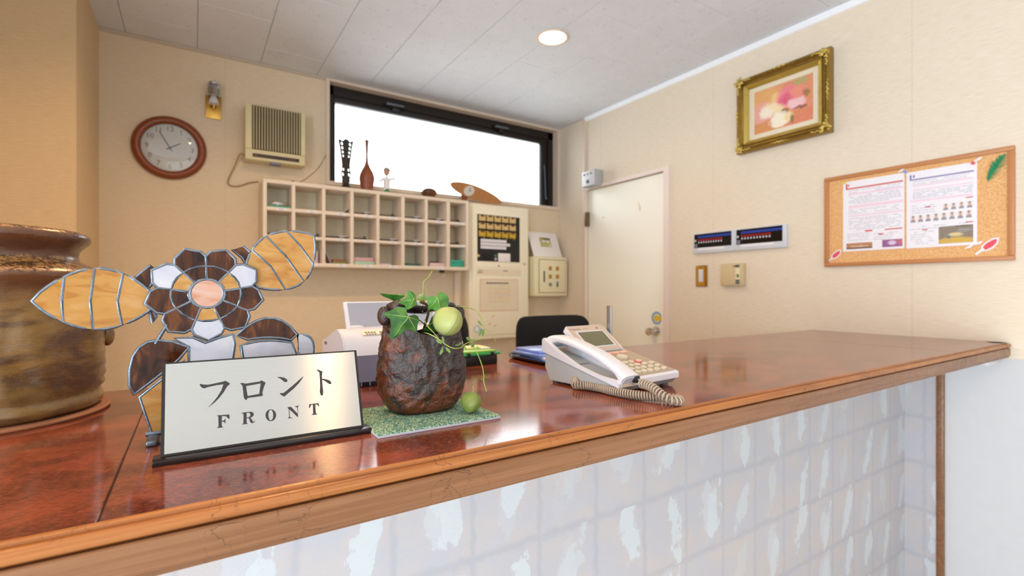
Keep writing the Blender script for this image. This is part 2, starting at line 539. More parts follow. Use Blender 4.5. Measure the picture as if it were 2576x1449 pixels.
MT['painting'] = print_mat('flower_painting', 'd98a4a', 'e08a78', [
    (0.2, 0.8, 0.3, 0.2, 'dfa65c', 0.8), (0.15, 0.45, 0.2, 0.25, 'e6a39a', 0.8), (0.85, 0.15, 0.3, 0.2, 'd97d58', 0.7), (0.2, 0.12, 0.3, 0.14, 'd08a4a', 0.7),
    (0.42, 0.74, 0.1, 0.09, 'f0cf7a', 0.8), (0.35, 0.5, 0.2, 0.16, 'f3dfb0', 0.7), (0.22, 0.44, 0.12, 0.12, 'f6e9d6', 0.7),
    (0.62, 0.68, 0.22, 0.22, 'e8748a', 0.5), (0.56, 0.62, 0.1, 0.12, 'd94f76', 0.7), (0.74, 0.72, 0.1, 0.14, 'ea8a70', 0.7), (0.72, 0.46, 0.14, 0.12, 'f2c3c6', 0.6),
    (0.52, 0.36, 0.06, 0.06, '8a5a2c', 0.7), (0.88, 0.62, 0.06, 0.07, '9c6a34', 0.8), (0.8, 0.36, 0.13, 0.03, '8a4f3a', 0.7),
    (0.46, 0.2, 0.17, 0.17, 'f6efd6', 0.4), (0.6, 0.22, 0.08, 0.1, 'eed9a2', 0.6), (0.66, 0.14, 0.03, 0.1, '7d6a34', 0.7), (0.8, 0.92, 0.12, 0.08, 'a9a060', 0.8)], 'yz', True, 7, 0.16)
MT['photo_stage'] = print_mat('photo_stage', '6d6258', '8d8070', [(0.5, 0.12, 0.6, 0.22, 'd2a93c', 0.5), (0.5, 0.5, 0.2, 0.12, 'd8c48a', 0.7), (0.3, 0.36, 0.07, 0.09, '5a6f86', 0.6), (0.75, 0.72, 0.2, 0.1, '8f8f92', 0.8)], 'yz', True, 14)
MT['photo_brown'] = print_mat('photo_brown', '9c5a38', 'c58e64', [(0.5, 0.15, 0.6, 0.25, '5a2f20', 0.6), (0.5, 0.4, 0.4, 0.12, 'd8b49a', 0.7)], 'yz', True)
MT['photo_purple'] = print_mat('photo_purple', '6f3f8c', 'a0568c', [(0.5, 0.55, 0.2, 0.3, 'dcc8e0', 0.7), (0.9, 0.6, 0.15, 0.4, 'c0606a', 0.7)], 'yz', True)
MT['photo_person'] = print_mat('photo_portrait', 'd9d2d2', 'e6e0de', [(0.5, 0.05, 0.45, 0.38, '827e8a', 0.4), (0.5, 0.6, 0.22, 0.24, 'd0a088', 0.3), (0.5, 0.82, 0.24, 0.14, '7a706c', 0.5)], 'yz', True, 5, 0.05)
MT['small_print'] = print_mat('small_print', '8f9470', 'c3c07a', [(0.5, 0.85, 1.0, 0.12, '3f4438', 0.4), (0.12, 0.85, 0.12, 0.14, 'd9a23a', 0.5), (0.35, 0.62, 0.14, 0.14, 'e6e4da', 0.5), (0.72, 0.58, 0.16, 0.14, 'e4e2dc', 0.5), (0.5, 0.2, 0.5, 0.15, 'b3b25c', 0.6), (0.85, 0.15, 0.12, 0.12, 'e0dcc0', 0.6)], 'xz')

# ------------------------------------------------------------------ mesh helpers
class MB:
    """collects shapes in one bmesh; build() links them as ONE mesh object"""
    def __init__(self):
        self.b = bmesh.new()
    def box(self, x0, x1, y0, y1, z0, z1, bevel=0.0, seg=2, rot=None, at=None):
        r = bmesh.ops.create_cube(self.b, size=1.0)
        vs = r['verts']
        bmesh.ops.scale(self.b, vec=(x1 - x0, y1 - y0, z1 - z0), verts=vs)
        c = Vector(((x0 + x1) / 2, (y0 + y1) / 2, (z0 + z1) / 2))
        if rot is not None:
            bmesh.ops.rotate(self.b, cent=(0, 0, 0), matrix=rot, verts=vs)
        bmesh.ops.translate(self.b, vec=c if at is None else Vector(at), verts=vs)
        if bevel:
            es = list({e for v in vs for e in v.link_edges})
            bmesh.ops.bevel(self.b, geom=es, offset=bevel, segments=seg, affect='EDGES', profile=0.5)
        return self
    def lathe(self, prof, seg=40, center=(0, 0, 0), axis='z', caps=True, sx=1.0, sy=1.0):
        rings = []
        c = Vector(center)
        for (r, h) in prof:
            ring = []
            for i in range(seg):
                a = 2 * PI * i / seg
                p = Vector((r * math.cos(a) * sx, r * math.sin(a) * sy, h))
                if axis == 'y':
                    p = Vector((p.x, -p.z, p.y))
                elif axis == 'x':
                    p = Vector((-p.z, p.x, p.y))
                ring.append(self.b.verts.new(c + p))
            rings.append(ring)
        for a, d in zip(rings, rings[1:]):
            for i in range(seg):
                j = (i + 1) % seg
                self.b.faces.new((a[i], a[j], d[j], d[i]))
        if caps:
            if prof[0][0] > 1e-5:
                self.b.faces.new(list(reversed(rings[0])))
            if prof[-1][0] > 1e-5:
                self.b.faces.new(rings[-1])
        return self
    def cyl(self, r, h0, h1, center=(0, 0, 0), axis='z', seg=24, bev=0.0):
        if bev:
            return self.lathe([(r - bev, h0), (r, h0 + bev), (r, h1 - bev), (r - bev, h1)], seg, center, axis)
        return self.lathe([(r, h0), (r, h1)], seg, center, axis)
    def ball(self, c, rx, ry, rz, u=20, v=12):
        r = bmesh.ops.create_uvsphere(self.b, u_segments=u, v_segments=v, radius=1.0)
        bmesh.ops.scale(self.b, vec=(rx, ry, rz), verts=r['verts'])
        bmesh.ops.translate(self.b, vec=c, verts=r['verts'])
        return self
    def tube(self, pts, rad, seg=8, closed=False, flat=1.0):
        pts = [Vector(p) for p in pts]
        n = len(pts)
        rads = rad if isinstance(rad, (list, tuple)) else [rad] * n
        rings = []
        up = None
        for i, p in enumerate(pts):
            a = pts[(i - 1) % n] if (closed or i > 0) else p
            d = pts[(i + 1) % n] if (closed or i < n - 1) else p
            tg = (d - a)
            if tg.length < 1e-9:
                tg = Vector((0, 0, 1))
            tg.normalize()
            if up is None:
                up = Vector((0, 0, 1)) if abs(tg.z) < 0.9 else Vector((1, 0, 0))
            s = up - tg * up.dot(tg)
            if s.length < 1e-6:
                s = tg.orthogonal()
            s.normalize()
            up = s
            w = tg.cross(s)
            rings.append([self.b.verts.new(p + s * (math.cos(2 * PI * k / seg) * rads[i] * flat) + w * (math.sin(2 * PI * k / seg) * rads[i])) for k in range(seg)])
        m = n if closed else n - 1
        for i in range(m):
            a, d = rings[i], rings[(i + 1) % n]
            for k in range(seg):
                j = (k + 1) % seg
                self.b.faces.new((a[k], a[j], d[j], d[k]))
        if not closed:
            self.b.faces.new(list(reversed(rings[0])))
            self.b.faces.new(rings[-1])
        return self
    def poly(self, loops, fn, t):
        """polygon with holes; fn(u, v, w) places a point, w runs 0..t through the thickness"""
        tris = tessellate_polygon([[Vector((x, y, 0)) for x, y in lp] for lp in loops])
        flat = [p for lp in loops for p in lp]
        lo = [self.b.verts.new(fn(x, y, 0.0)) for x, y in flat]
        hi = [self.b.verts.new(fn(x, y, t)) for x, y in flat]
        for tr in tris:
            for vs in ((hi[tr[0]], hi[tr[1]], hi[tr[2]]), (lo[tr[2]], lo[tr[1]], lo[tr[0]])):
                try:
                    self.b.faces.new(vs)
                except ValueError:
                    pass
        k = 0
        for lp in loops:
            n = len(lp)
            for i in range(n):
                j = (i + 1) % n
                try:
                    self.b.faces.new((lo[k + i], lo[k + j], hi[k + j], hi[k + i]))
                except ValueError:
                    pass
            k += n
        return self
    def sweep(self, prof, p0, p1, side, up):
        """closed profile (a along side, b along up) pushed from p0 to p1"""
        p0, p1, side, up = Vector(p0), Vector(p1), Vector(side), Vector(up)
        A = [self.b.verts.new(p0 + side * a + up * b) for a, b in prof]
        B = [self.b.verts.new(p1 + side * a + up * b) for a, b in prof]
        n = len(prof)
        for i in range(n):
            j = (i + 1) % n
            self.b.faces.new((A[i], A[j], B[j], B[i]))
        self.b.faces.new(list(reversed(A)))
        self.b.faces.new(B)
        return self
    def build(self, name, material, parent=None, smooth=None, loc=None):
        bmesh.ops.recalc_face_normals(self.b, faces=self.b.faces)
        me = bpy.data.meshes.new(name)
        self.b.to_mesh(me)
        self.b.free()
        if isinstance(material, str):
            material = MT[material]
        me.materials.append(material)
        o = bpy.data.objects.new(name, me)
        COL.objects.link(o)
        if parent is not None:
            o.parent = parent
        if loc is not None:
            o.location = loc
        if smooth is not None:
            me.polygons.foreach_set('use_smooth', [True] * len(me.polygons))
            me.set_sharp_from_angle(angle=math.radians(smooth))
        return o

def tag(o, label=None, cat=None, group=None, kind=None):
    if label: o['label'] = label
    if cat: o['category'] = cat
    if group: o['group'] = group
    if kind: o['kind'] = kind
    return o

def thing(name, label, cat, loc=(0, 0, 0), rz=0.0, group=None):
    o = bpy.data.objects.new(name, None)
    o.empty_display_size = 0.05
    COL.objects.link(o)
    o.location = loc
    o.rotation_euler = (0, 0, rz)
    return tag(o, label, cat, group)

def structure(o):
    o['kind'] = 'structure'
    return o

def bx(name, material, parent, x0, x1, y0, y1, z0, z1, bevel=0.0, smooth=40):
    return MB().box(x0, x1, y0, y1, z0, z1, bevel).build(name, material, parent, smooth if bevel else None)

def copy_tree(o, parent=None, loc=None):
    c = o.copy()
    COL.objects.link(c)
    if parent is not None:
        c.parent = parent
    if loc is not None:
        c.location = loc
    for ch in list(o.children):
        copy_tree(ch, c)
    return c

def lettering(name, text, size, material, parent, M, align='CENTER', thick=0.0):
    """a short word as a flat print; M places its plane"""
    cu = bpy.data.curves.new(name, 'FONT')
    cu.body = text
    cu.size = size
    cu.align_x = align
    cu.align_y = 'CENTER'
    cu.resolution_u = 3
    cu.extrude = thick
    tmp = bpy.data.objects.new(name, cu)
    COL.objects.link(tmp)
    dg = bpy.context.evaluated_depsgraph_get()
    me = bpy.data.meshes.new_from_object(tmp.evaluated_get(dg))
    COL.objects.unlink(tmp)
    bpy.data.objects.remove(tmp)
    me.transform(M)
    me.materials.clear()
    me.materials.append(MT[material])
    o = bpy.data.objects.new(name, me)
    COL.objects.link(o)
    o.parent = parent
    return o

# planes for flat prints: on a face looking at -Y, and on the right wall looking at -X
def on_back(x, y, z):
    return Matrix.Translation((x, y, z)) @ Matrix.Rotation(PI / 2, 4, 'X')
def spline(pts, per=8):
    """Catmull-Rom through the points"""
    P = [Vector(p) for p in pts]
    P = [P[0] * 2 - P[1]] + P + [P[-1] * 2 - P[-2]]
    out = []
    for i in range(1, len(P) - 2):
        a, b, c, d = P[i - 1:i + 3]
        for k in range(per):
            t = k / per
            out.append(0.5 * ((2 * b) + (c - a) * t + (2 * a - 5 * b + 4 * c - d) * t * t + (3 * b - a - 3 * c + d) * t ** 3))
    out.append(P[-2])
    return out

# ------------------------------------------------------------------ the room
XR, YB, ZC, CT = 2.48, 3.135, 2.54, 1.059      # right wall, back wall, ceiling, counter top
structure(bx('floor', 'floor', None, -3.0, XR, -3.0, YB, -0.1, 0.0))
m = MB()
WX0, WX1, WZ0, WZ1 = 0.700, 2.462, 1.915, 2.526
m.box(-3.0, WX0, YB, YB + 0.16, 0, 2.7).box(WX1, XR + 0.16, YB, YB + 0.16, 0, 2.7)
m.box(WX0, WX1, YB, YB + 0.16, 0, WZ0).box(WX0, WX1, YB, YB + 0.16, WZ1, 2.7)
structure(m.build('wall_back', 'wall_back'))
structure(bx('daylit_wall_patch', 'daylight_white', None, XR - 0.0015, XR, -2.99, 0.697, 0.0, 1.0))  # thin whiter sheet over the same wall, standing in for daylight on it
DY0, DY1, DZ1 = 2.07, 2.795, 1.995
m = MB()
m.box(XR, XR + 0.16, -3.0, DY0, 0, 2.7).box(XR, XR + 0.16, DY1, YB, 0, 2.7).box(XR, XR + 0.16, DY0, DY1, DZ1, 2.7).box(XR + 0.13, XR + 0.16, DY0, DY1, 0, DZ1)
structure(m.build('wall_right', 'wall'))
structure(MB().box(-3.0, -0.388, 2.58, YB, 0, ZC).box(-3.0, -0.80, 1.25, 2.58, 0, ZC).build('wall_left_and_shade_block', 'wall_dim_lamplit'))  # second box is an unseen block added to keep daylight off the pillar
structure(bx('wall_west', 'wall', None, -3.16, -3.0, -3.0, YB, 0, 2.7))
structure(bx('wall_front', 'wall', None, -3.0, XR, -3.16, -3.0, 0, 2.7))

# ceiling: a plain slab with acoustic boards hung under it, staggered joints
ceil = structure(bx('ceiling', 'ceiling', None, -3.0, XR, -3.0, YB, ZC + 0.008, ZC + 0.16))
TW, TL = 0.303, 0.606
proto = None
for i in range(-4, 9):
    x0 = 0.02 + TW * i
    off = 0.303 if i % 2 else 0.0
    for j in range(-1, 6):
        y0 = 0.19 + off + TL * (j - 1) + 0.0
        y1 = y0 + TL
        x1 = min(x0 + TW, XR)
        ya, yb = max(y0, -0.2), min(y1, YB)
        if yb - ya < 0.05 or x1 - x0 < 0.03:
            continue
        whole = abs(yb - ya - TL) < 1e-6 and abs(x1 - x0 - TW) < 1e-6
        if whole and proto is not None:
            o = proto.copy()
            COL.objects.link(o)
            o.location = (x0, y0, ZC)
        else:
            o = MB().box(0.0012, x1 - x0 - 0.0012, 0.0012, yb - ya - 0.0012, 0, 0.008, 0.0015, 1).build('ceiling_tile', 'ceiling', ceil)
            o.location = (x0, ya, ZC)
            if whole:
                proto = o
        o.name = 'ceiling_tile'
        o.parent = ceil

structure(MB().sweep([(0, 0), (0.022, 0), (0.022, -0.006), (0.008, -0.024), (0, -0.026)], (XR, -1.0, ZC - 0.001), (XR, 2.80, ZC - 0.001), (-1, 0, 0), (0, 0, 1)).build('trim_1', 'cove_white'))
structure(MB().sweep([(0, 0), (0.014, 0), (0.014, -0.005), (0.005, -0.014), (0, -0.015)], (-0.388, YB, ZC - 0.001), (WX0 - 0.02, YB, ZC - 0.001), (0, -1, 0), (0, 0, 1)).build('trim_2', 'cove_grey'))

# window_1: cream surround, dark sash hung from two closers, bright pane
win = structure(thing('window_1', None, None, (WX0, YB, WZ0)))
W, Hh = WX1 - WX0, WZ1 - WZ0
m = MB()
m.box(-0.02, 0.0005, -0.012, 0.05, 0.0, Hh - 0.001).box(W - 0.0005, W + 0.0165, -0.012, 0.05, 0.0, Hh - 0.001).box(-0.02, W + 0.0165, -0.012, 0.05, Hh - 0.001, Hh + 0.013).box(-0.02, W + 0.0165, -0.014, 0.05, -0.025, 0.0)
m.build('surround', 'trim_cream', win)
m = MB()
m.box(0.002, 0.035, 0.05, 0.12, 0, Hh).box(W - 0.05, W - 0.002, 0.05, 0.12, 0, Hh).box(0.0, W, 0.05, 0.12, Hh - 0.06, Hh).box(0.0, W, 0.05, 0.12, -0.004, 0.006)
m.build('window_frame', 'bronze_black', win)
sash = MB().box(0.033, 0.05, 0.06, 0.1, 0.0, Hh - 0.05, 0.002).box(W - 0.11, W - 0.045, 0.06, 0.1, 0.0, Hh - 0.05, 0.002).box(0.04, W - 0.05, 0.058, 0.1, Hh - 0.1, Hh - 0.05, 0.002).build('sash', 'bronze_black', win, 40)
bx('pane', 'window_glass', win, 0.045, W - 0.1, 0.078, 0.083, 0.0, Hh - 0.095)
for hx in (0.43, 1.26):
    h = MB().box(hx - 0.07, hx + 0.07, 0.025, 0.062, Hh - 0.062, Hh - 0.04, 0.004).box(hx - 0.02, hx + 0.03, 0.03, 0.06, Hh - 0.085, Hh - 0.06, 0.004).build('closer', 'bronze_black', win, 40)
    MB().box(hx - 0.06, hx + 0.055, 0.018, 0.026, Hh - 0.058, Hh - 0.044, 0.002).build('cover_plate', 'lead', h, 40)
MB().tube([(W - 0.085, 0.055, 0.34), (W - 0.083, 0.045, 0.2), (W - 0.078, 0.045, 0.07)], 0.005).ball((W - 0.077, 0.042, 0.07), 0.009, 0.009, 0.012).build('stay_arm', 'lead', win, 60)

# door_1 in the right wall
door = structure(thing('door_1', None, None, (XR, DY0, 0)))
DW = DY1 - DY0
m = MB()
m.box(-0.012, 0.0, -0.042, 0.0, 0, DZ1 + 0.022).box(-0.012, 0.0, DW, DW + 0.022, 0, DZ1 + 0.022).box(-0.012, 0.0, 0.0, DW, DZ1, DZ1 + 0.022)
m.build('door_frame', 'door_frame', door)
leaf = bx('door_leaf', 'door_paint', door, 0.012, 0.05, 0.004, DW - 0.004, 0.005, DZ1 - 0.005, 0.002)
bx('hinge', 'hinge_brown', door, -0.018, 0.012, DW - 0.02, DW + 0.008, 1.724, 1.83, 0.004)
kb = MB().lathe([(0.03, 0.0), (0.03, 0.006), (0.014, 0.008), (0.011, 0.04), (0.02, 0.05), (0.026, 0.062), (0.024, 0.074), (0.012, 0.078), (0.0, 0.079)], 28, (0.012, 0.075, 0.985), 'x').build('door_knob', 'chrome', door, 35)
st = bx('sticker', 'sticker_blue', leaf, 0.0105, 0.0122, 0.035, 0.105, 1.03, 1.11)
bpy.data.objects.remove(st)
arc = [(0.042 * math.cos(a), 0.042 * math.sin(a)) for a in [PI + 0.35 + (2 * PI - 0.7) * k / 30 for k in range(31)]]
arc += [(0.027 * math.cos(a), 0.027 * math.sin(a)) for a in [PI + 0.35 + (2 * PI - 0.7) * k / 30 for k in range(30, -1, -1)]]
ring = MB().poly([arc], lambda u, v, w: Vector((0.0118 - w, 0.072 + u, 1.069 + v)), 0.0008).build('sticker', 'sticker_blue', leaf)
keyh = [(0.022 * math.cos(2 * PI * k / 24), 0.022 * math.sin(2 * PI * k / 24)) for k in range(24)]
MB().poly([keyh], lambda u, v, w: Vector((0.0116 - w, 0.074 + u, 1.068 + v)), 0.0008).poly([[(-0.018, -0.012), (-0.042, -0.015), (-0.042, 0.015), (-0.018, 0.012)]], lambda u, v, w: Vector((0.0114 - w, 0.074 + u, 1.068 + v)), 0.0008).build('sticker_center', 'yellow', leaf)
# brownish tape stains, flat on the paint
for (sy, sz, poly) in ((0.21, 1.80, [(0.02, 0.035), (0.012, 0.03), (-0.002, 0.0), (-0.006, -0.025), (0.004, -0.03), (0.012, -0.015), (0.012, 0.005)]), (0.56, 1.775, [(-0.01, 0), (0.0, 0.006), (0.012, -0.002), (0.01, -0.008), (-0.006, -0.006)])):
    MB().poly([poly], lambda u, v, w: Vector((0.0121 - w, sy + u, sz + v)), 0.0004).build('tape_stain', mat('tape_stain', 'e9d7ab', 0.5), leaf)

# ------------------------------------------------------------------ reception counter
ctr = thing('reception_counter', 'long reception counter with red-brown laminate top and pale block-patterned front', 'counter', (0, 0, 0))
CF, CB = 0.515, 1.192
def top_panel(x0, x1):
    return MB().box(x0 + 0.0007, x1 - 0.0007, CF + 0.009, CB, CT - 0.028, CT, 0.0008, 1).build('top_panel', 'laminate', ctr)
for a, b in ((-1.4, -0.066), (-0.066, 1.97), (1.97, XR - 0.002)):
    top_panel(a, b)
bx('joint_filler', 'dark_brown', ctr, -1.4, XR - 0.003, CF + 0.011, CB - 0.002, CT - 0.029, CT - 0.0016)
# edge: flat lip, groove, round bead, groove, fascia
bead = [(0.0095, 0.0002), (0.0050, 0.0002), (0.0038, -0.0008), (0.0034, -0.0055), (0.0012, -0.0055)]
bead = bead[:5] + [(-0.0042 + 0.0056 * math.cos(math.radians(g_)), -0.0078 + 0.0062 * math.sin(math.radians(g_))) for g_ in (40, 70, 100, 130, 160, 190, 220, 250, 280)] + [(0.0, -0.0150), (0.0, -0.0165), (0.0095, -0.0165)]
for a, b in ((-1.4, 1.17), (1.1705, XR - 0.03)):
    MB().sweep(bead, (a, CF, CT), (b, CF, CT), (0, 1, 0), (0, 0, 1)).build('edge_bead', 'bead', ctr, 50)
fas = [(0.010, -0.0165), (-0.0055, -0.0165), (-0.0070, -0.0180), (-0.0070, -0.0435), (-0.005, -0.0455), (-0.005, -0.047), (-0.003, -0.0475), (-0.003, -0.0505), (0.010, -0.0515), (0.03, -0.0515), (0.03, -0.0165)]
for a, b in ((-1.4, 2.17), (2.1705, XR - 0.03)):
    MB().sweep(fas, (a, CF, CT), (b, CF, CT), (0, 1, 0), (0, 0, 1)).build('fascia', 'fascia', ctr, 30)
MB().lathe([(0.030, -0.0515), (0.0325, -0.0475), (0.0325, -0.018), (0.030, -0.0165), (0.028, 0.0), (0.0, 0.0)], 20, (XR - 0.035, CF + 0.027, CT)).build('end_cap', 'fascia', ctr, 50)
bx('underside', 'daylight_white', ctr, -1.4, XR - 0.003, CF + 0.03, CB, CT - 0.05, CT - 0.029)
bx('front_panel', 'block_x', ctr, -1.4, XR - 0.012, 0.826, 0.85, 0.0, CT - 0.05)
bx('return_panel', 'block_y', ctr, XR - 0.012, XR - 0.001, 0.722, 0.85, 0.0, CT - 0.05)
bx('corner_batten', 'fascia', ctr, XR - 0.018, XR - 0.001, 0.698, 0.722, 0.0, CT - 0.05, 0.003)
MB().box(XR - 0.16, XR - 0.03, 0.535, 0.565, CT - 0.075, CT - 0.05, 0.004).build('bracket', 'white_plastic', ctr, 40)

# ------------------------------------------------------------------ ceiling downlight
lampo = thing('ceiling_downlight', 'round recessed ceiling downlight glowing warm white above the counter', 'ceiling light', (1.543, 2.0, ZC))
MB().lathe([(0.084, 0.0), (0.083, -0.004), (0.074, -0.006), (0.068, -0.003), (0.067, 0.0)], 48, caps=False).build('trim_ring', 'trim_cream', lampo, 50)
MB().lathe([(0.0671, -0.0022), (0.05, -0.0035), (0.0, -0.004)], 40).build('diffuser', 'lamp_glow', lampo, 60)

# ================================================================== on the back wall
# ------------------------------------------------------------------ round clock
clk = thing('wall_clock', 'round wooden wall clock with cream dial at five to two', 'clock', (-0.1, YB, 1.99))
MB().lathe([(0.160, 0.0), (0.163, 0.008), (0.163, 0.014), (0.155, 0.027), (0.143, 0.033), (0.131, 0.031), (0.124, 0.022), (0.122, 0.012), (0.122, 0.0)], 72, axis='y', caps=False).build('rim', 'clock_wood', clk, 60)
MB().lathe([(0.123, 0.003), (0.123, 0.010), (0.0, 0.010)], 64, axis='y').build('dial', 'clock_face', clk)
for h in range(1, 13):
    a = PI / 2 - h * PI / 6
    lettering('numeral', str(h), 0.036, 'clock_ink', clk, on_back(0.098 * math.cos(a), -0.0105, 0.098 * math.sin(a)))
def hand(name, ang, ln, wd, y):
    a = PI / 2 - ang
    c, s = math.cos(a), math.sin(a)
    MB().poly([[(-0.018, -wd), (ln * 0.8, -wd * 0.8), (ln, 0), (ln * 0.8, wd * 0.8), (-0.018, wd)]], lambda u, v, w: Vector((u * c - v * s, y - w, u * s + v * c)), 0.001).build(name, 'clock_hand', clk)
hand('hour_hand', (1 + 55 / 60) * PI / 6, 0.058, 0.0028, -0.0125)
hand('minute_hand', 55 * PI / 30, 0.098, 0.0022, -0.0145)
MB().cyl(0.005, 0.010, 0.017, axis='y', seg=16).build('center_pin', 'clock_hand', clk)
MB().lathe([(0.1235, 0.020), (0.105, 0.0245), (0.08, 0.0275), (0.045, 0.0295), (0.0, 0.030)], 64, axis='y', caps=False).build('glass_dome', 'clock_glass', clk, 80)

# ------------------------------------------------------------------ brass wall lamp
sc = thing('wall_sconce', 'small brass wall sconce with glass cylinder shade, above the clock', 'wall lamp', (0.094, YB, 2.20))
MB().box(-0.037, 0.037, -0.008, 0.0, -0.02, 0.105, 0.002).build('back_plate', 'brass', sc, 40)
MB().tube([(0, -0.008, 0.03), (0, -0.045, 0.025), (0, -0.05, 0.05)], 0.007).build('arm', 'brass', sc, 60)
MB().lathe([(0.0, 0.042), (0.026, 0.045), (0.018, 0.075), (0.012, 0.088), (0.0, 0.09)], 24, (0, -0.05, 0)).build('lamp_holder', 'white_plastic', sc, 50)
MB().lathe([(0.024, 0.084), (0.028, 0.09), (0.028, 0.150), (0.024, 0.158)], 14, (0, -0.05, 0), caps=False).build('glass_shade', 'shade_glass', sc)
MB().lathe([(0.0265, 0.084), (0.0285, 0.086), (0.0265, 0.092)], 24, (0, -0.05, 0), caps=False).build('shade_ring', 'chrome', sc, 60)
MB().lathe([(0.0265, 0.150), (0.0285, 0.154), (0.0245, 0.16), (0.0, 0.161)], 24, (0, -0.05, 0), caps=False).build('shade_cap', 'chrome', sc, 60)
#(0.0265, 0.150), (0.0285, 0.154), (0.0245, 0.16), (0.0, 0.161)], 24, (0, -0.05, 0), caps=False).build('shade_ring', 'chrome', sc, 60)
MB().ball((0, -0.05, 0.115), 0.012, 0.012, 0.022).build('bulb', 'rust', sc, 60)

# ------------------------------------------------------------------ louvred air purifier with its cord
ap = thing('air_purifier', 'cream wall-mounted air purifier with vertical louvre slats', 'air purifier', (0.2385, YB, 1.962))
AW, AH = 0.305, 0.302
MB().box(0, AW, -0.105, 0, 0.0, AH, 0.006).build('housing', 'purifier_cream', ap, 40)
MB().box(0.0, 0.033, -0.112, -0.104, 0.058, AH, 0.004).build('side_rail', 'purifier_cream', ap, 40)
MB().box(AW - 0.024, AW, -0.112, -0.104, 0.058, AH, 0.004).build('side_rail', 'purifier_cream', ap, 40)
bx('louvre_recess', 'purifier_dark', ap, 0.033, AW - 0.024, -0.1058, -0.104, 0.058, AH - 0.004)
sl = None
for k in range(18):
    x = 0.041 + k * 0.01365
    if sl is None:
        sl = bx('slat', 'purifier_slat', ap, -0.0033, 0.0033, -0.115, -0.105, 0.06, AH - 0.002, 0.0015)
        sl.location = (x, 0, 0)
    else:
        copy_tree(sl, ap, (x, 0, 0)).name = 'slat'
bx('control_strip', 'dark_brown', ap, 0.035, AW - 0.032, -0.1065, -0.104, 0.016, 0.036)
bx('maker_plate', 'brown_mod', ap, 0.04, 0.058, -0.1072, -0.106, 0.022, 0.03)
bx('maker_plate', 'brown_mod', ap, AW - 0.085, AW - 0.05, -0.1072, -0.106, 0.022, 0.03)
bx('latch', 'blue_grey', ap, 0.125, 0.18, -0.1, -0.06, -0.012, 0.001, 0.003)
MB().tube(spline([(0.0, -0.06, 0.028), (-0.02, -0.045, 0.035), (-0.045, -0.02, -0.03), (-0.075, -0.008, -0.11), (-0.066, -0.008, -0.135), (-0.025, -0.008, -0.135), (0.03, -0.008, -0.11), (0.073, -0.006, -0.098)], 8), 0.0035, 8).build('power_cord', 'cord_brown', ap, 60)
cw = MB().tube(spline([(0.697, 3.131, 2.12), (0.675, 3.131, 2.06), (0.635, 3.131, 1.985), (0.58, 3.131, 1.925), (0.53, 3.131, 1.885), (0.49, 3.131, 1.862)], 8), 0.0018, 6).build('thin_wall_wire', 'cord_brown', None, 60)
tag(cw, 'thin brown wire curving down the wall from window edge to pigeonholes', 'wire')

# ------------------------------------------------------------------ pigeonhole unit
PX = [(0.317, 0.336), (0.461, 0.479), (0.621, 0.639), (0.780, 0.799), (0.936, 0.954), (1.093, 1.114), (1.250, 1.269), (1.404, 1.427), (1.546, 1.569)]
PY0 = 2.955
PZ = [(1.381, 1.402), (1.534, 1.551), (1.683, 1.702), (1.830, 1.851)]
ph = thing('pigeonhole_unit', 'cream wooden pigeonhole unit with 24 compartments on the back wall', 'shelf', (0, 0, 0))
for q, (a, b) in enumerate(PX):
    bx('side_panel' if q in (0, 8) else 'divider', 'cream_wood', ph, a, b, PY0, YB - 0.006, PZ[0][1] if 0 < q < 8 else PZ[0][0], PZ[3][0] if 0 < q < 8 else PZ[3][1], 0.001, 30)
bx('top_board', 'cream_wood', ph, PX[0][1], PX[8][0], PY0 - 0.001, YB - 0.006, PZ[3][0], PZ[3][1], 0.001)
bx('bottom_board', 'cream_wood', ph, PX[0][1], PX[8][0], PY0 - 0.001, YB - 0.006, PZ[0][0], PZ[0][1], 0.001)
bx('back_board', 'cream_inner', ph, PX[0][0] + 0.002, PX[8][1] - 0.002, YB - 0.006, YB - 0.001, PZ[0][0] + 0.002, PZ[3][1] - 0.002)
def cell(c, r):     # column 0..7, row 0 (bottom)..2 (top): x0, x1, floor z
    return PX[c][1], PX[c + 1][0], PZ[r][1]
for r in (1, 2):
    for c in range(8):
        x0, x1, z = cell(c, r)
        bx('shelf', 'cream_wood', ph, x0, x1, PY0 + 0.002, YB - 0.006, PZ[r][0], PZ[r][1], 0.0008)
for r in range(3):
    for c in range(8):
        if r == 0 and c in (0, 5, 7):
            continue
        x0, x1, z = cell(c, r)
        xm = (x0 + x1) / 2 + (0.012 if c == 0 else 0.018)
        zt = (PZ[r][0] + PZ[r][1]) / 2
        y = PY0 - (0.001 if r == 0 else -0.002)
        lb = bx('room_label', 'paper', ph, xm - 0.026, xm + 0.026, y - 0.0012, y + 0.0005, zt - 0.0065, zt + 0.0065)
        MB().box(xm - 0.014, xm - 0.004, y - 0.0016, y - 0.001, zt - 0.003, zt + 0.003).box(xm - 0.001, xm + 0.008, y - 0.0016, y - 0.001, zt - 0.003, zt + 0.003).build('label_print', 'text_grey', lb)

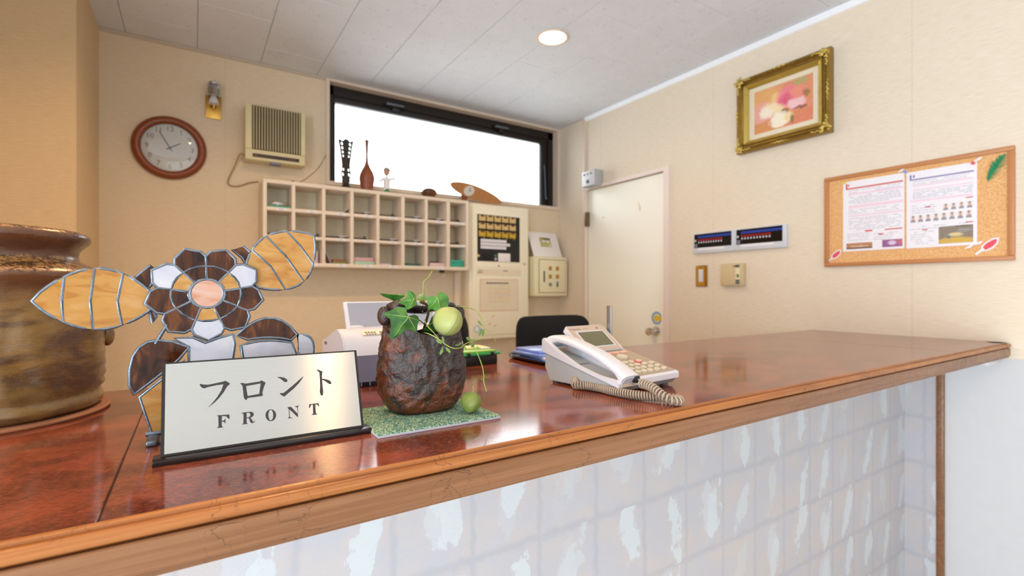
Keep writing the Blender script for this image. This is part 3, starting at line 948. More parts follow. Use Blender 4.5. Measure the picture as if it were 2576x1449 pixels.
ORD = ['first', 'second', 'third', 'fourth', 'fifth', 'sixth', 'seventh', 'eighth']
RW = ['bottom', 'middle', 'top']
def key_bar(c, r, f0, f1, clear):
    x0, x1, z = cell(c, r)
    w = x1 - x0
    kt = thing('room_key_bar', 'black room key bar%s in %s pigeonhole from left, %s row' % (' with clear tag' if clear else '', ORD[c], RW[r]), 'key holder', (x0 + w * f0, PY0 + 0.03, z), 0, 'room keys in the pigeonholes')
    ln = w * (f1 - f0)
    bx('bar', 'black', kt, 0.003, ln * (0.62 if clear else 0.95), -0.009, 0.009, 0.0002, 0.011, 0.003)
    if clear:
        bx('clear_tag', 'clear_tag', kt, ln * 0.55, ln * 0.92, -0.014, 0.012, 0.0115, 0.0165, 0.001)
        bx('tag_tip', 'black', kt, ln * 0.84, ln, -0.008, 0.008, 0.0002, 0.011, 0.003)
    else:
        MB().lathe([(0.004, -0.003), (0.0085, -0.003), (0.0085, 0.003), (0.004, 0.003)], 16, (ln * 0.8, 0, 0.0145), 'y', False).build('key_ring', 'black', kt, 40)
    return kt
for c, f0, f1, clear in ((3, 0.02, 0.82, True), (4, 0.02, 0.82, False), (5, 0.02, 0.9, True), (6, 0.02, 0.9, True), (7, 0.02, 0.75, False)):
    key_bar(c, 2, f0, f1, clear)
for c, f0, f1, clear in ((0, 0.03, 0.55, False), (1, 0.5, 0.95, False), (2, 0.02, 0.96, True), (3, 0.02, 0.65, False), (4, 0.02, 0.9, True), (5, 0.02, 0.85, True), (6, 0.02, 0.85, True), (7, 0.02, 0.7, False)):
    key_bar(c, 1, f0, f1, clear)
# odds and ends in the pigeonholes
def lone(o, label, cat, group=None):
    return tag(o, label, cat, group)
x0, x1, z = cell(0, 2)
lone(bx('flat_box', 'teal', None, x0 + 0.006, x1 - 0.004, PY0 + 0.03, PY0 + 0.13, z + 0.0003, z + 0.012, 0.002), 'flat teal box under a tissue in top left pigeonhole', 'box')
m = MB()
r = bmesh.ops.create_icosphere(m.b, subdivisions=3, radius=1.0)
for v in r['verts']:
    n = v.co.normalized()
    v.co = Vector((n.x * 0.028, n.y * 0.025, n.z * 0.010)) * (1 + 0.35 * noise.noise(n * 3)) + Vector((0, 0, 0.0125))
lone(m.build('tissue', 'paper', None, 60, (x0 + 0.06, PY0 + 0.06, z + 0.0125)), 'crumpled white tissue on the flat teal box', 'tissue')
x0, x1, z = cell(2, 2)
def sheet(name, pts, y0, y1, material, label, cat, group=None, t=0.0012):
    """paper bent along a curve in x-z, pushed through y"""
    m = MB()
    n = len(pts)
    grid = [[m.b.verts.new((p[0], y, p[1] + h)) for p in pts] for y in (y0, y1) for h in (0, t)]
    a0, a1, b0, b1 = grid
    for i in range(n - 1):
        for q in ((a1[i], a1[i + 1], b1[i + 1], b1[i]), (a0[i + 1], a0[i], b0[i], b0[i + 1]), (a0[i], a0[i + 1], a1[i + 1], a1[i]), (b0[i + 1], b0[i], b1[i], b1[i + 1])):
            m.b.faces.new(q)
    m.b.faces.new((a0[0], a1[0], b1[0], b0[0]))
    m.b.faces.new((a0[-1], b0[-1], b1[-1], a1[-1]))
    return tag(m.build(name, material, None), label, cat, group)
sheet('paper_sheet', [(x0 + 0.004, z + 0.0004), (x0 + 0.05, z + 0.0005), (x0 + 0.09, z + 0.0015), (x0 + 0.112, z + 0.008), (x0 + 0.128, z + 0.022), (x0 + 0.138, z + 0.032)], PY0 + 0.01, PY0 + 0.15, 'paper', 'white paper with one corner curled up in third pigeonhole, top row', 'paper')
x0, x1, z = cell(1, 0)
lone(bx('small_box', 'pink', None, x0 + 0.045, x0 + 0.083, PY0 + 0.05, PY0 + 0.09, z + 0.0003, z + 0.055, 0.002), 'small pink box beside a taller lilac box, bottom row', 'box')
lone(bx('small_box', 'lilac', None, x0 + 0.088, x0 + 0.130, PY0 + 0.05, PY0 + 0.08, z + 0.0003, z + 0.074, 0.002), 'upright lilac box in second pigeonhole, bottom row', 'box')
x0, x1, z = cell(2, 0)
m = MB().box(-0.0008, 0.0008, -0.05, 0.05, 0.0, 0.085, rot=Matrix.Rotation(-0.5, 3, 'Y'), at=(0, 0, 0.039))
lone(m.build('card', 'lilac', None, None, (x0 + 0.0215, PY0 + 0.08, z - 0.0008)), 'lilac card leaning on the side of third pigeonhole, bottom row', 'card')
lone(bx('flat_packet', 'moss', None, x0 + 0.048, x1 - 0.015, PY0 + 0.03, PY0 + 0.1, z + 0.0003, z + 0.014, 0.003), 'moss green packet under a rust packet, bottom row', 'packet')
lone(bx('flat_packet', 'rust', None, x0 + 0.052, x1 - 0.03, PY0 + 0.035, PY0 + 0.1, z + 0.0143, z + 0.027, 0.003), 'rust brown packet on the moss green packet, bottom row', 'packet')
x0, x1, z = cell(3, 0)
lone(bx('folded_cloth', 'mint', None, x0 + 0.008, x1 - 0.002, PY0 + 0.02, PY0 + 0.14, z + 0.0003, z + 0.020, 0.006), 'folded mint cloth under the pink cloth, fourth pigeonhole', 'cloth')
lone(bx('folded_cloth', 'pink', None, x0 + 0.005, x1 - 0.006, PY0 + 0.025, PY0 + 0.14, z + 0.0205, z + 0.031, 0.004), 'thick folded pink cloth lying on mint cloth', 'cloth', )
lone(bx('folded_cloth', 'pink_pale', None, x0 + 0.009, x1 - 0.008, PY0 + 0.03, PY0 + 0.14, z + 0.0313, z + 0.042, 0.004), 'pale pink cloth topmost of the folded cloths, fourth pigeonhole', 'cloth')
x0, x1, z = cell(4, 0)
lone(bx('paper_stack', 'lilac', None, x0 + 0.004, x0 + 0.075, PY0 + 0.02, PY0 + 0.1, z + 0.0003, z + 0.010, 0.001), 'thin stack of pale lilac papers in fifth pigeonhole, bottom row', 'paper')
x0, x1, z = cell(5, 0)
lone(bx('notebook', 'teal_dark', None, x0 + 0.006, x1 - 0.015, PY0 + 0.04, PY0 + 0.14, z + 0.0003, z + 0.016, 0.002), 'dark teal notebook lying flat in sixth pigeonhole, bottom row', 'notebook')
x0, x1, z = cell(6, 0)
lone(bx('carton', 'pink_pale', None, x0 + 0.024, x1 - 0.004, PY0 + 0.02, PY0 + 0.09, z + 0.0003, z + 0.024, 0.002), 'pale pink carton lying flat in seventh pigeonhole, bottom row', 'carton')
m = MB().box(-0.011, 0.011, -0.03, 0.03, -0.022, 0.022, 0.002, rot=Matrix.Rotation(0.35, 3, 'Y'), at=(0, 0, 0.0248))
lone(m.build('carton', 'pink_pale', None, 30, (x0 + 0.0205, PY0 + 0.13, z)), 'pale pink carton tilted against the side, seventh pigeonhole', 'carton')
lone(bx('dark_tag', 'dark_brown', None, x0 + 0.045, x0 + 0.1, PY0 + 0.05, PY0 + 0.075, z + 0.0243, z + 0.034, 0.002), 'dark brown tag lying on the flat pale pink carton', 'tag')
x0, x1, z = cell(7, 0)
lone(bx('teal_box', 'teal', None, x0 + 0.004, x1 - 0.005, PY0 + 0.02, PY0 + 0.12, z + 0.0003, z + 0.026, 0.002), 'lower of two teal boxes stacked in bottom right pigeonhole', 'box', 'teal boxes in the last pigeonhole')
lone(bx('teal_box', 'teal', None, x0 + 0.002, x1 - 0.009, PY0 + 0.02, PY0 + 0.12, z + 0.0263, z + 0.047, 0.002), 'upper of two teal boxes stacked in bottom right pigeonhole', 'box', 'teal boxes in the last pigeonhole')

# ------------------------------------------------------------------ ornaments along the top of the pigeonholes
TZ = PZ[3][1]
OY = 3.01
def silhouette(y0):
    return lambda u, v, w: Vector((u, y0 - w, v))
cs = thing('carved_stand', 'dark openwork carved wooden stand on top of the pigeonholes', 'ornament', (0.768, OY, TZ))
half = [(0.030, 0.0), (0.028, 0.012), (0.018, 0.022), (0.016, 0.035), (0.024, 0.048), (0.021, 0.056), (0.024, 0.075), (0.030, 0.092), (0.024, 0.112), (0.022, 0.14), (0.024, 0.165), (0.028, 0.195), (0.035, 0.25), (0.043, 0.290), (0.038, 0.294), (0.022, 0.284), (0.008, 0.298)]
outline = half + [(-a, b) for a, b in reversed(half)]
def oval(cx, cz, rx, rz, n=12):
    return [(cx + rx * math.cos(2 * PI * k / n), cz + rz * math.sin(2 * PI * k / n)) for k in range(n)]
holes = []
for s in (-1, 1):
    holes += [oval(s * 0.0185, 0.088, 0.0065, 0.010), oval(s * 0.0145, 0.116, 0.0060, 0.009), oval(s * 0.0165, 0.197, 0.0050, 0.0085), oval(s * 0.019, 0.220, 0.0055, 0.0090), oval(s * 0.0215, 0.2445, 0.0062, 0.0095), oval(s * 0.0240, 0.2695, 0.0068, 0.0102)]
MB().poly([outline] + holes, silhouette(0.010), 0.020).build('openwork_body', 'carved_wood', cs)
MB().lathe([(0.036, 0.0), (0.036, 0.006), (0.026, 0.012), (0.017, 0.03), (0.014, 0.035)], 24).lathe([(0.010, 0.05), (0.014, 0.16), (0.008, 0.29)], 14).build('core', 'carved_wood', cs, 50)
bv = MB().lathe([(0.036, 0.0), (0.037, 0.006), (0.036, 0.02), (0.042, 0.045), (0.0465, 0.075), (0.044, 0.098), (0.034, 0.124), (0.020, 0.148), (0.011, 0.17), (0.0075, 0.20), (0.007, 0.23), (0.009, 0.27), (0.0125, 0.314), (0.009, 0.313), (0.006, 0.27), (0.0, 0.262)], 40, (0, 0, 0)).build('bottle_vase', 'turned_wood', None, 60, (0.893, OY, TZ))
tag(bv, 'reddish turned wood bottle vase with long thin neck', 'vase')
fg = thing('boy_figurine', 'small painted figurine of a boy in white clothes and grey cap', 'figurine', (1.017, OY, TZ))
fg.scale = (1.1, 1.1, 1.1)
m = MB()
m.lathe([(0.018, 0.012), (0.020, 0.03), (0.019, 0.06), (0.022, 0.078), (0.017, 0.088), (0.007, 0.094), (0.006, 0.103)], 20, sx=1.0, sy=0.7)
m.tube([(0.018, 0, 0.082), (0.033, -0.004, 0.086), (0.044, -0.008, 0.09)], [0.008, 0.0075, 0.006]).tube([(-0.018, 0, 0.083), (-0.03, -0.004, 0.074), (-0.038, -0.006, 0.066)], [0.008, 0.0075, 0.006])
m.build('body', 'paper', fg, 60)
MB().lathe([(0.024, 0.0), (0.024, 0.005), (0.018, 0.012), (0.014, 0.026), (0.0, 0.028)], 20).build('base', 'green_paint', fg, 50)
m = MB().ball((0, 0, 0.121), 0.0165, 0.0165, 0.020).ball((-0.002, -0.0165, 0.118), 0.003, 0.004, 0.003, 8, 6).ball((-0.0165, 0, 0.119), 0.003, 0.003, 0.005, 8, 6).ball((0.0165, 0, 0.119), 0.003, 0.003, 0.005, 8, 6)
m.build('head', 'skin', fg, 60)
MB().lathe([(0.0175, 0.128), (0.0195, 0.132), (0.017, 0.143), (0.008, 0.149), (0.0, 0.150)], 20).box(-0.008, 0.026, -0.022, 0.010, 0.1285, 0.132, 0.0015).build('cap', 'cap_grey', fg, 50)
MB().box(0.043, 0.048, -0.012, -0.004, 0.078, 0.1, 0.002).ball((-0.041, -0.006, 0.062), 0.005, 0.005, 0.005, 8, 6).build('hands', 'lead', fg, 50)
nb = thing('wooden_nut_bowl', 'small polished brown nut shell bowl beside the surfboard clock', 'bowl', (1.302, OY, TZ))
MB().lathe([(0.022, 0.0), (0.034, 0.006), (0.050, 0.028), (0.052, 0.036), (0.046, 0.05), (0.028, 0.062), (0.0, 0.066)], 32).build('shell', 'nut_wood', nb, 60)
MB().lathe([(0.0521, 0.0355), (0.0526, 0.037), (0.0519, 0.0385)], 32, caps=False).build('seam', 'black', nb)
# surfboard with a little clock dial set in it, standing on its fin
sf = thing('surfboard_clock', 'wooden model surfboard with round white clock dial, lying tilted on its fin', 'clock', (1.585, OY, TZ))
ud = Vector((0.977, 0.0, -0.2135))
vd = Vector((0.17, -0.60, 0.78)).normalized()
vd = (vd - ud * vd.dot(ud)).normalized()
nd = ud.cross(vd)
sc0 = Vector((0.075, 0, 0.070))
def brd(u, v, w):
    return sc0 + ud * u + vd * v + nd * w
bo = []
NB = 36
for k in range(NB):
    a = 2 * PI * k / NB
    c, s = math.cos(a), math.sin(a)
    bo.append((0.207 * c, 0.048 * s * (1 - 0.16 * c) * (abs(s) ** 0.12 if s else 1)))
MB().poly([bo], brd, 0.006).build('board', 'surf_wood', sf)
MB().poly([[(u * 0.995, v * 0.96 - 0.004) for u, v in bo]], lambda u, v, w: brd(u, v, w - 0.0125), 0.012).build('hull', 'surf_dark', sf)
fo = [(-0.065 + 0.038 * math.cos(2 * PI * k / 28), 0.038 * math.sin(2 * PI * k / 28)) for k in range(28)]
dl = MB().poly([fo], lambda u, v, w: brd(u, v, 0.0058 + w), 0.003).build('dial', 'shell_white', sf)
MB().poly([[(-0.067, -0.002), (-0.063, -0.002), (-0.063, 0.024), (-0.067, 0.024)]], lambda u, v, w: brd(u, v, 0.0088 + w), 0.0006).poly([[(-0.065, -0.002), (-0.047, 0.006), (-0.048, 0.009), (-0.066, 0.002)]], lambda u, v, w: brd(u, v, 0.0088 + w), 0.0006).build('dial_hands', 'clock_hand', dl)
MB().poly([[(-0.028, 0.0), (0.018, 0.0), (0.010, 0.014), (0.012, 0.03), (0.030, 0.062), (-0.030, 0.070), (-0.026, 0.03)]], lambda u, v, w: Vector((u, 0.040 - w, v)), 0.012).build('fin', 'surf_dark', sf)
lone(MB().lathe([(0.010, 0.0), (0.012, 0.004), (0.009, 0.010), (0.0, 0.012)], 16).box(-0.03, -0.008, -0.006, 0.006, 0.0, 0.006, 0.002).build('cable_clip', 'brown_mod', None, 50, (0.470, 2.99, TZ)), 'tiny brown cable clip on top of pigeonholes, left end', 'clip')
hk = thing('wall_hook', 'small chrome utility hook under the pigeonholes', 'hook', (1.412, 3.05, 1.381))
MB().box(-0.014, 0.014, -0.014, 0.014, -0.016, 0.0, 0.002).build('base', 'dark_brown', hk, 40)
MB().tube([(0, 0, -0.015), (0, -0.004, -0.03), (0.006, -0.010, -0.042), (0.014, -0.010, -0.036)], 0.004).build('hook', 'chrome', hk, 60)
lone(bx('cable_cover', 'trim_cream', None, 1.538, 1.580, YB - 0.030, YB, 0.0, 1.380, 0.003), 'cream vertical cable cover running down under the pigeonholes', 'cable cover')

# ------------------------------------------------------------------ fire alarm cabinet
fa = thing('alarm_cabinet', 'tall cream alarm control cabinet with black indicator window', 'cabinet', (1.612, YB, 0.90))
FW, FH, FY = 0.500, 0.958, -0.105
MB().box(0, FW, FY, 0.0, 0, FH, 0.008).build('body', 'panel_cream', fa, 40)
dr = MB().box(0.016, FW - 0.022, FY - 0.006, FY - 0.0005, 0.03, FH - 0.022, 0.002).build('cabinet_door', 'panel_cream', fa, 40)
yd = FY - 0.006
wn = thing('indicator_window', None, None)
bpy.data.objects.remove(wn)
IX0, IX1, IZ0, IZ1 = 0.056, 0.414, 0.551, 0.881
win_b = bx('indicator_board', 'black', fa, IX0, IX1, yd - 0.001, yd + 0.003, IZ0, IZ1)
MB().box(IX0 - 0.006, IX0, yd - 0.004, yd, IZ0 - 0.004, IZ1 + 0.004).box(IX1, IX1 + 0.006, yd - 0.004, yd, IZ0 - 0.004, IZ1 + 0.004).box(IX0, IX1, yd - 0.004, yd, IZ1, IZ1 + 0.005).box(IX0, IX1, yd - 0.004, yd, IZ0 - 0.005, IZ0).build('window_rim', 'panel_cream', fa)
mods = {}
for row in range(3):
    for c in range(5):
        kx = IX0 + 0.012 + c * 0.0635
        kz = IZ1 - 0.046 - row * 0.055
        kd = 'yellow_mod' if row == 2 else 'beige_mod'
        if kd not in mods:
            mo = MB().box(0, 0.054, -0.008, 0, 0, 0.041, 0.002).build('indicator_switch', kd, fa, 40)
            MB().box(0.013, 0.041, -0.0092, -0.0078, 0.029, 0.041, 0.001).build('switch_notch', 'brown_mod', mo, 40)
            mo.location = (kx, yd - 0.001, kz)
            mods[kd] = mo
        else:
            copy_tree(mods[kd], fa, (kx, yd - 0.001, kz))
for c in range(5):
    bx('pull_tab', 'yellow_mod', fa, IX0 + 0.05 + c * 0.0635, IX0 + 0.058 + c * 0.0635, yd - 0.005, yd - 0.001, IZ1 - 0.166, IZ1 - 0.158, 0.001)
for k, ln in enumerate((0.215, 0.245, 0.213)):
    z1 = IZ1 - 0.172 - k * 0.024
    lbs = bx('label_strip', 'paper', fa, IX0 + 0.028, IX0 + 0.028 + ln, yd - 0.0022, yd - 0.001, z1 - 0.020, z1)
    m = MB()
    for q in range(int(ln / 0.02)):
        m.box(IX0 + 0.034 + q * 0.0195, IX0 + 0.034 + q * 0.0195 + 0.008 + 0.004 * random.random(), yd - 0.0026, yd - 0.0021, z1 - 0.013, z1 - 0.007)
    m.build('strip_print', 'text_grey', lbs)
bx('status_card', 'white_card', fa, IX0 + 0.172, IX0 + 0.275, yd - 0.004, yd - 0.001, IZ0 + 0.002, IZ0 + 0.062, 0.001)
MB().cyl(0.009, 0.0, 0.004, (IX0 + 0.150, yd - 0.001, IZ0 + 0.043), 'y', 16).build('status_lamp', 'green_lamp', fa, 40)
MB().cyl(0.009, 0.0, 0.004, (IX0 + 0.150, yd - 0.001, IZ0 + 0.019), 'y', 16).build('status_lamp', 'clear_tag', fa, 40)
MB().cyl(0.009, 0.0, 0.008, (IX0 + 0.009, yd - 0.001, IZ0 + 0.038), 'y', 16).build('toggle', 'beige_mod', fa, 40)
bx('meter_slot', 'black_gloss', fa, IX0 + 0.05, IX0 + 0.13, yd - 0.0022, yd - 0.001, IZ0 + 0.006, IZ0 + 0.055)
MB().box(IX0 - 0.006, IX1 + 0.006, yd - 0.003, yd, 0.505, 0.540, 0.001).build('sill_plate', 'panel_cream', fa, 40)
MB().cyl(0.005, 0.0, 0.004, (0.232, yd - 0.003, 0.522), 'y', 14).build('lock', 'black', fa, 40)
MB().cyl(0.007, 0.0, 0.005, (0.457, yd, 0.541), 'y', 16).build('lock', 'steel', fa, 40)
nt = bx('notice_strip', 'paper_cream', fa, 0.055, 0.425, yd - 0.001, yd, 0.452, 0.496)
MB().box(0.062, 0.10, yd - 0.0015, yd - 0.001, 0.470, 0.476).box(0.068, 0.1, yd - 0.0015, yd - 0.001, 0.485, 0.489).box(0.27, 0.31, yd - 0.0015, yd - 0.001, 0.483, 0.490).build('notice_print', 'text_dark', nt)
sh = bx('instruction_sheet', 'paper_cream', fa, 0.080, 0.398, yd - 0.0016, yd - 0.0002, 0.20, 0.424)
m = MB()
m.box(0.079, 0.399, yd - 0.002, yd - 0.0014, 0.198, 0.202).box(0.079, 0.399, yd - 0.002, yd - 0.0014, 0.422, 0.426).box(0.078, 0.082, yd - 0.002, yd - 0.0014, 0.2, 0.424).box(0.396, 0.4, yd - 0.002, yd - 0.0014, 0.2, 0.424)
m.build('sheet_border', mat('sheet_border', 'dcae8a', 0.6), sh)
m = MB()
for q in range(9):
    m.box(0.13 + q * 0.021, 0.147 + q * 0.021, yd - 0.0021, yd - 0.0015, 0.392, 0.403)
m.build('sheet_title', 'text_dark', sh)
for k in range(8):
    m = MB()
    for q in range(12):
        m.box(0.15 + q * 0.0155, 0.15 + q * 0.0155 + 0.006 + 0.007 * random.random(), yd - 0.0021, yd - 0.0015, 0.37 - k * 0.016, 0.378 - k * 0.016)
    m.build('sheet_text', mat('sheet_text', ('e6d08c', 'd9c8b8', 'e6cf86', 'dcb9a8', 'd3c4b8', 'e0c0b0', 'e3d384', 'd6c9bd')[k], 0.7), sh)
st_ = [(0.026 * math.cos(2 * PI * k / 28), 0.026 * math.sin(2 * PI * k / 28)) for k in range(28)]
so = MB().poly([st_], lambda u, v, w: Vector((0.056 + u, yd - w, 0.075 + v)), 0.0008).build('round_sticker', 'sticker_teal', fa)
MB().poly([[(u * 0.72, v * 0.72) for u, v in st_]], lambda u, v, w: Vector((0.056 + u, yd - 0.0008 - w, 0.075 + v)), 0.0004).build('sticker_center', 'white_card', so)
bx('sticker_tab', 'sticker_blue', fa, 0.082, 0.098, yd - 0.0008, yd, 0.05, 0.075)
for sx_, sz_ in ((0.19, 0.16), (0.16, 0.105), (0.205, 0.09)):
    MB().poly([[(-0.014, -0.005), (-0.002, -0.004), (0.014, 0.008), (0.010, 0.010), (-0.004, 0.003), (-0.014, -0.001)]], lambda u, v, w: Vector((sx_ + u, yd - w, sz_ + v)), 0.0003).build('scuff_mark', mat('scuff', 'c9b088', 0.6), fa)

# ------------------------------------------------------------------ small key switch box with a picture leaning on it
kbx = thing('switch_box', 'cream wall box with four amber lenses, lock and key', 'control box', (2.138, YB, 1.20))
KW, KH, KY = 0.315, 0.302, -0.15
MB().box(0, KW, KY, 0, 0, KH, 0.014, 3).build('body', 'keybox_cream', kbx, 50)
MB().box(0.04, KW - 0.026, KY - 0.004, KY + 0.002, 0.03, KH - 0.026, 0.0015).build('box_door', 'keybox_cream', kbx, 40)
MB().box(0.036, KW - 0.022, KY - 0.0008, KY + 0.001, 0.026, KH - 0.022).build('door_gap', 'brown_mod', kbx)
for ix in range(2):
    for iz in range(2):
        ln_ = bx('amber_lens', 'amber_lens', kbx, 0.125 + ix * 0.068, 0.153 + ix * 0.068, KY - 0.010, KY - 0.003, 0.198 - iz * 0.062, 0.228 - iz * 0.062, 0.003)
bx('label_plate', 'text_dark', kbx, 0.076, 0.09, KY - 0.006, KY - 0.004, 0.108, 0.192, 0.0005)
lk = MB().cyl(0.015, 0, 0.006, (0.139, KY - 0.004, 0.09), 'y', 20).build('lock', 'steel', kbx, 40)
MB().box(0.137, 0.141, KY - 0.0112, KY - 0.0098, 0.082, 0.098).build('keyhole', 'black', lk)
lv = MB().cyl(0.010, 0, 0.005, (0.206, KY - 0.004, 0.11), 'y', 16).build('selector', 'white_plastic', kbx, 40)
MB().box(0.202, 0.210, KY - 0.014, KY - 0.004, 0.072, 0.112, 0.002).build('selector_lever', 'black', lv, 40)
lp = thing('matted_picture', 'small picture in a wide white mat leaning on top of the switch box', 'picture', (2.163, 3.035, 1.502))
ln2 = math.hypot(0.095, 0.196)
LR = Matrix.Rotation(-math.atan2(0.088, 0.2), 4, 'X')
o = MB().box(0, 0.275, -0.004, 0.004, 0, 0.215, 0.003).build('mat_board', 'white_card', lp, 40)
o2 = MB().box(0.093, 0.198, -0.0052, -0.0038, 0.087, 0.168).build('print', 'small_print', lp)
for q in (o, o2):
    q.matrix_local = LR

# ================================================================== on the right wall
def thing_r(name, label, cat, y, z, group=None):
    """origin on the right wall, local y runs with world y, local x out of the wall is negative"""
    return thing(name, label, cat, (XR, y, z), 0.0, group)

# ------------------------------------------------------------------ gold framed flower painting
GY0, GY1, GZ0, GZ1 = 1.098, 1.562, 1.975, 2.366
pf = thing_r('framed_painting', 'flower painting in ornate carved gold frame, high on right wall', 'painting', GY0, GZ0)
GW, GH = GY1 - GY0, GZ1 - GZ0
prof = [(0.0, 0.0), (0.0, -0.030), (0.006, -0.040), (0.014, -0.041), (0.020, -0.033), (0.026, -0.027), (0.034, -0.027), (0.038, -0.032), (0.046, -0.032), (0.054, -0.022), (0.060, -0.016), (0.062, -0.010), (0.062, 0.0)]
def mitred(mb, w, h, prof):
    corners = [((0, 0), (1, 1)), ((w, 0), (-1, 1)), ((w, h), (-1, -1)), ((0, h), (1, -1))]
    rings = []
    for (cy, cz), (dy, dz) in corners:
        rings.append([mb.b.verts.new((px, cy + dy * pa, cz + dz * pa)) for pa, px in prof])
    n = len(prof)
    for i in range(4):
        a, b = rings[i], rings[(i + 1) % 4]
        for k in range(n - 1):
            mb.b.faces.new((a[k], a[k + 1], b[k + 1], b[k]))
    return mb
mitred(MB(), GW, GH, prof[:8] + [(0.039, -0.020), (0.039, 0.0)]).build('frame', 'gold', pf)
mitred(MB(), GW, GH, [(0.0365, -0.030), (0.044, -0.033), (0.054, -0.026), (0.0615, -0.016), (0.062, -0.010)]).build('inner_slope', 'gold_light', pf)
m = MB()
mitred(m, GW, GH, [(0.0385, -0.0325), (0.042, -0.036), (0.0455, -0.0325)]).build('inner_bead', 'gold_light', pf)
def orn(mb, cy, cz, s, seed):
    rr = random.Random(seed)
    for k in range(9):
        a = rr.random() * 2 * PI
        d = s * rr.random()
        mb.ball((-0.040 - 0.004 * rr.random(), cy + d * math.cos(a), cz + d * math.sin(a)), 0.006, 0.004 + 0.005 * rr.random(), 0.004 + 0.005 * rr.random(), 10, 7)
    return mb
for q, (cy, cz) in enumerate(((0.022, 0.022), (GW - 0.022, 0.022), (GW - 0.022, GH - 0.022), (0.022, GH - 0.022))):
    m = orn(orn(MB(), cy, cz, 0.022, q), cy, cz, 0.026, q + 9)
    sy, sz = (1 if cy < GW / 2 else -1), (1 if cz < GH / 2 else -1)
    for k in range(1, 6):
        m.ball((-0.040, cy + sy * k * 0.011, cz - sz * 0.010 + sz * 0.003 * (k % 2)), 0.005, 0.0065, 0.0045, 10, 7)
        m.ball((-0.040, cy - sy * 0.010 + sy * 0.003 * (k % 2), cz + sz * k * 0.011), 0.005, 0.0045, 0.0065, 10, 7)
    m.build('corner_carving', 'gold_light', pf, 60)
for q, (cy, cz, hor) in enumerate(((GW / 2, 0.009, 1), (GW / 2, GH - 0.009, 1), (0.009, GH / 2, 0), (GW - 0.009, GH / 2, 0))):
    m = MB()
    for k in range(-4, 5):
        s = 0.007 - 0.0009 * abs(k)
        m.ball((-0.040, cy + (k * 0.011 if hor else 0.003 * (k % 2)), cz + (0.003 * (k % 2) if hor else k * 0.011)), s * 0.8, s * (1.1 if hor else 0.8), s * (0.8 if hor else 1.1), 10, 7)
    m.build('edge_carving', 'gold_light', pf, 60)
m = MB()
mitred(m, GW, GH, [(0.060, -0.006), (0.060, -0.014), (0.084, -0.014), (0.087, -0.006)])
m.build('linen_liner', 'paper_cream', pf)
bx('canvas', 'painting', pf, -0.008, -0.003, 0.083, GW - 0.083, 0.083, GH - 0.083)

# ------------------------------------------------------------------ cork board, its posters and pins
CY0, CY1, CZ0, CZ1 = 0.5, 1.134, 1.3565, 1.768
cb = thing_r('cork_board', 'wide cork notice board with wooden frame on right wall', 'notice board', CY0, CZ0)
CW, CH = CY1 - CY0, CZ1 - CZ0
bx('cork_sheet', 'cork', cb, -0.008, 0.0, 0.012, CW - 0.012, 0.012, CH - 0.012)
for (a, b, c, d) in ((0, CW, 0, 0.017), (0, CW, CH - 0.017, CH), (0, 0.019, 0.017, CH - 0.017), (CW - 0.019, CW, 0.017, CH - 0.017)):
    MB().box(-0.016, 0, a, b, c, d, 0.003).build('frame_strip', 'board_wood', cb, 40)

def poster(label, y0, y1, z0, z1):
    p = thing_r('pinned_poster', label, 'poster', y0, z0)
    p.location.x = XR - 0.0085
    w, h = y1 - y0, z1 - z0
    bx('sheet', 'paper', p, -0.0012, 0, 0, w, 0, h)
    return p, w, h
def rects(name, material, parent, lst, w, h, x=-0.0014):
    """flat printed bars; u runs left to right as seen, v upwards, both 0..1"""
    m = MB()
    for (u0, u1, v0, v1) in lst:
        m.box(x - 0.0003, x + 0.0003, w * (1 - u1), w * (1 - u0), h * v0, h * v1)
    o = m.build(name, material, parent)
    if len(lst) > 2 and name != 'row_band':
        o['kind'] = 'stuff'
    return o
rr = random.Random(3)
def textlines(v_from, v_to, n, u0, u1):
    out = []
    for k in range(n):
        v = v_from + (v_to - v_from) * k / max(1, n - 1)
        u = u0
        while u < u1 - 0.02:
            l = 0.02 + 0.07 * rr.random()
            if rr.random() < 0.75:
                out.append((u, min(u + l, u1), v, v + 0.008))
            u += l + 0.015
    return out
p1, w, h = poster('left white listing poster with red header and two small photos, on cork board', 0.827, 1.056, 1.422, 1.735)
rects('header_rule', 'red_line', p1, [(0.05, 0.98, 0.885, 0.905), (0.05, 0.08, 0.905, 0.97), (0.09, 0.11, 0.925, 0.96)], w, h)
rects('row_band', 'pink_line', p1, [(0.1, 0.98, 0.80, 0.825), (0.1, 0.98, 0.61, 0.65), (0.1, 0.98, 0.49, 0.512)], w, h)
rects('text_line', 'text_grey', p1, textlines(0.86, 0.83, 2, 0.1, 0.95) + textlines(0.78, 0.67, 6, 0.1, 0.95) + textlines(0.58, 0.53, 3, 0.1, 0.95) + textlines(0.46, 0.30, 8, 0.1, 0.95) + textlines(0.24, 0.15, 4, 0.08, 0.45) + textlines(0.22, 0.14, 4, 0.52, 0.9), w, h)
rects('red_heading', 'red_line', p1, [(0.38, 0.5, 0.262, 0.285), (0.7, 0.97, 0.262, 0.278), (0.6, 0.68, 0.205, 0.222)], w, h)
rects('photo', 'photo_brown', p1, [(0.06, 0.5, 0.03, 0.115)], w, h)
rects('photo', 'photo_purple', p1, [(0.66, 0.97, 0.03, 0.13)], w, h)
p2, w, h = poster('right white listing poster with navy header and portrait rows, on cork board', 0.602, 0.820, 1.420, 1.732)
rects('header_rule', 'navy_line', p2, [(0.05, 0.96, 0.885, 0.903), (0.05, 0.08, 0.905, 0.96), (0.1, 0.13, 0.92, 0.955)], w, h)
rects('row_band', 'pink_line', p2, [(0.1, 0.95, 0.80, 0.82), (0.1, 0.95, 0.745, 0.762), (0.06, 0.95, 0.60, 0.625)], w, h)
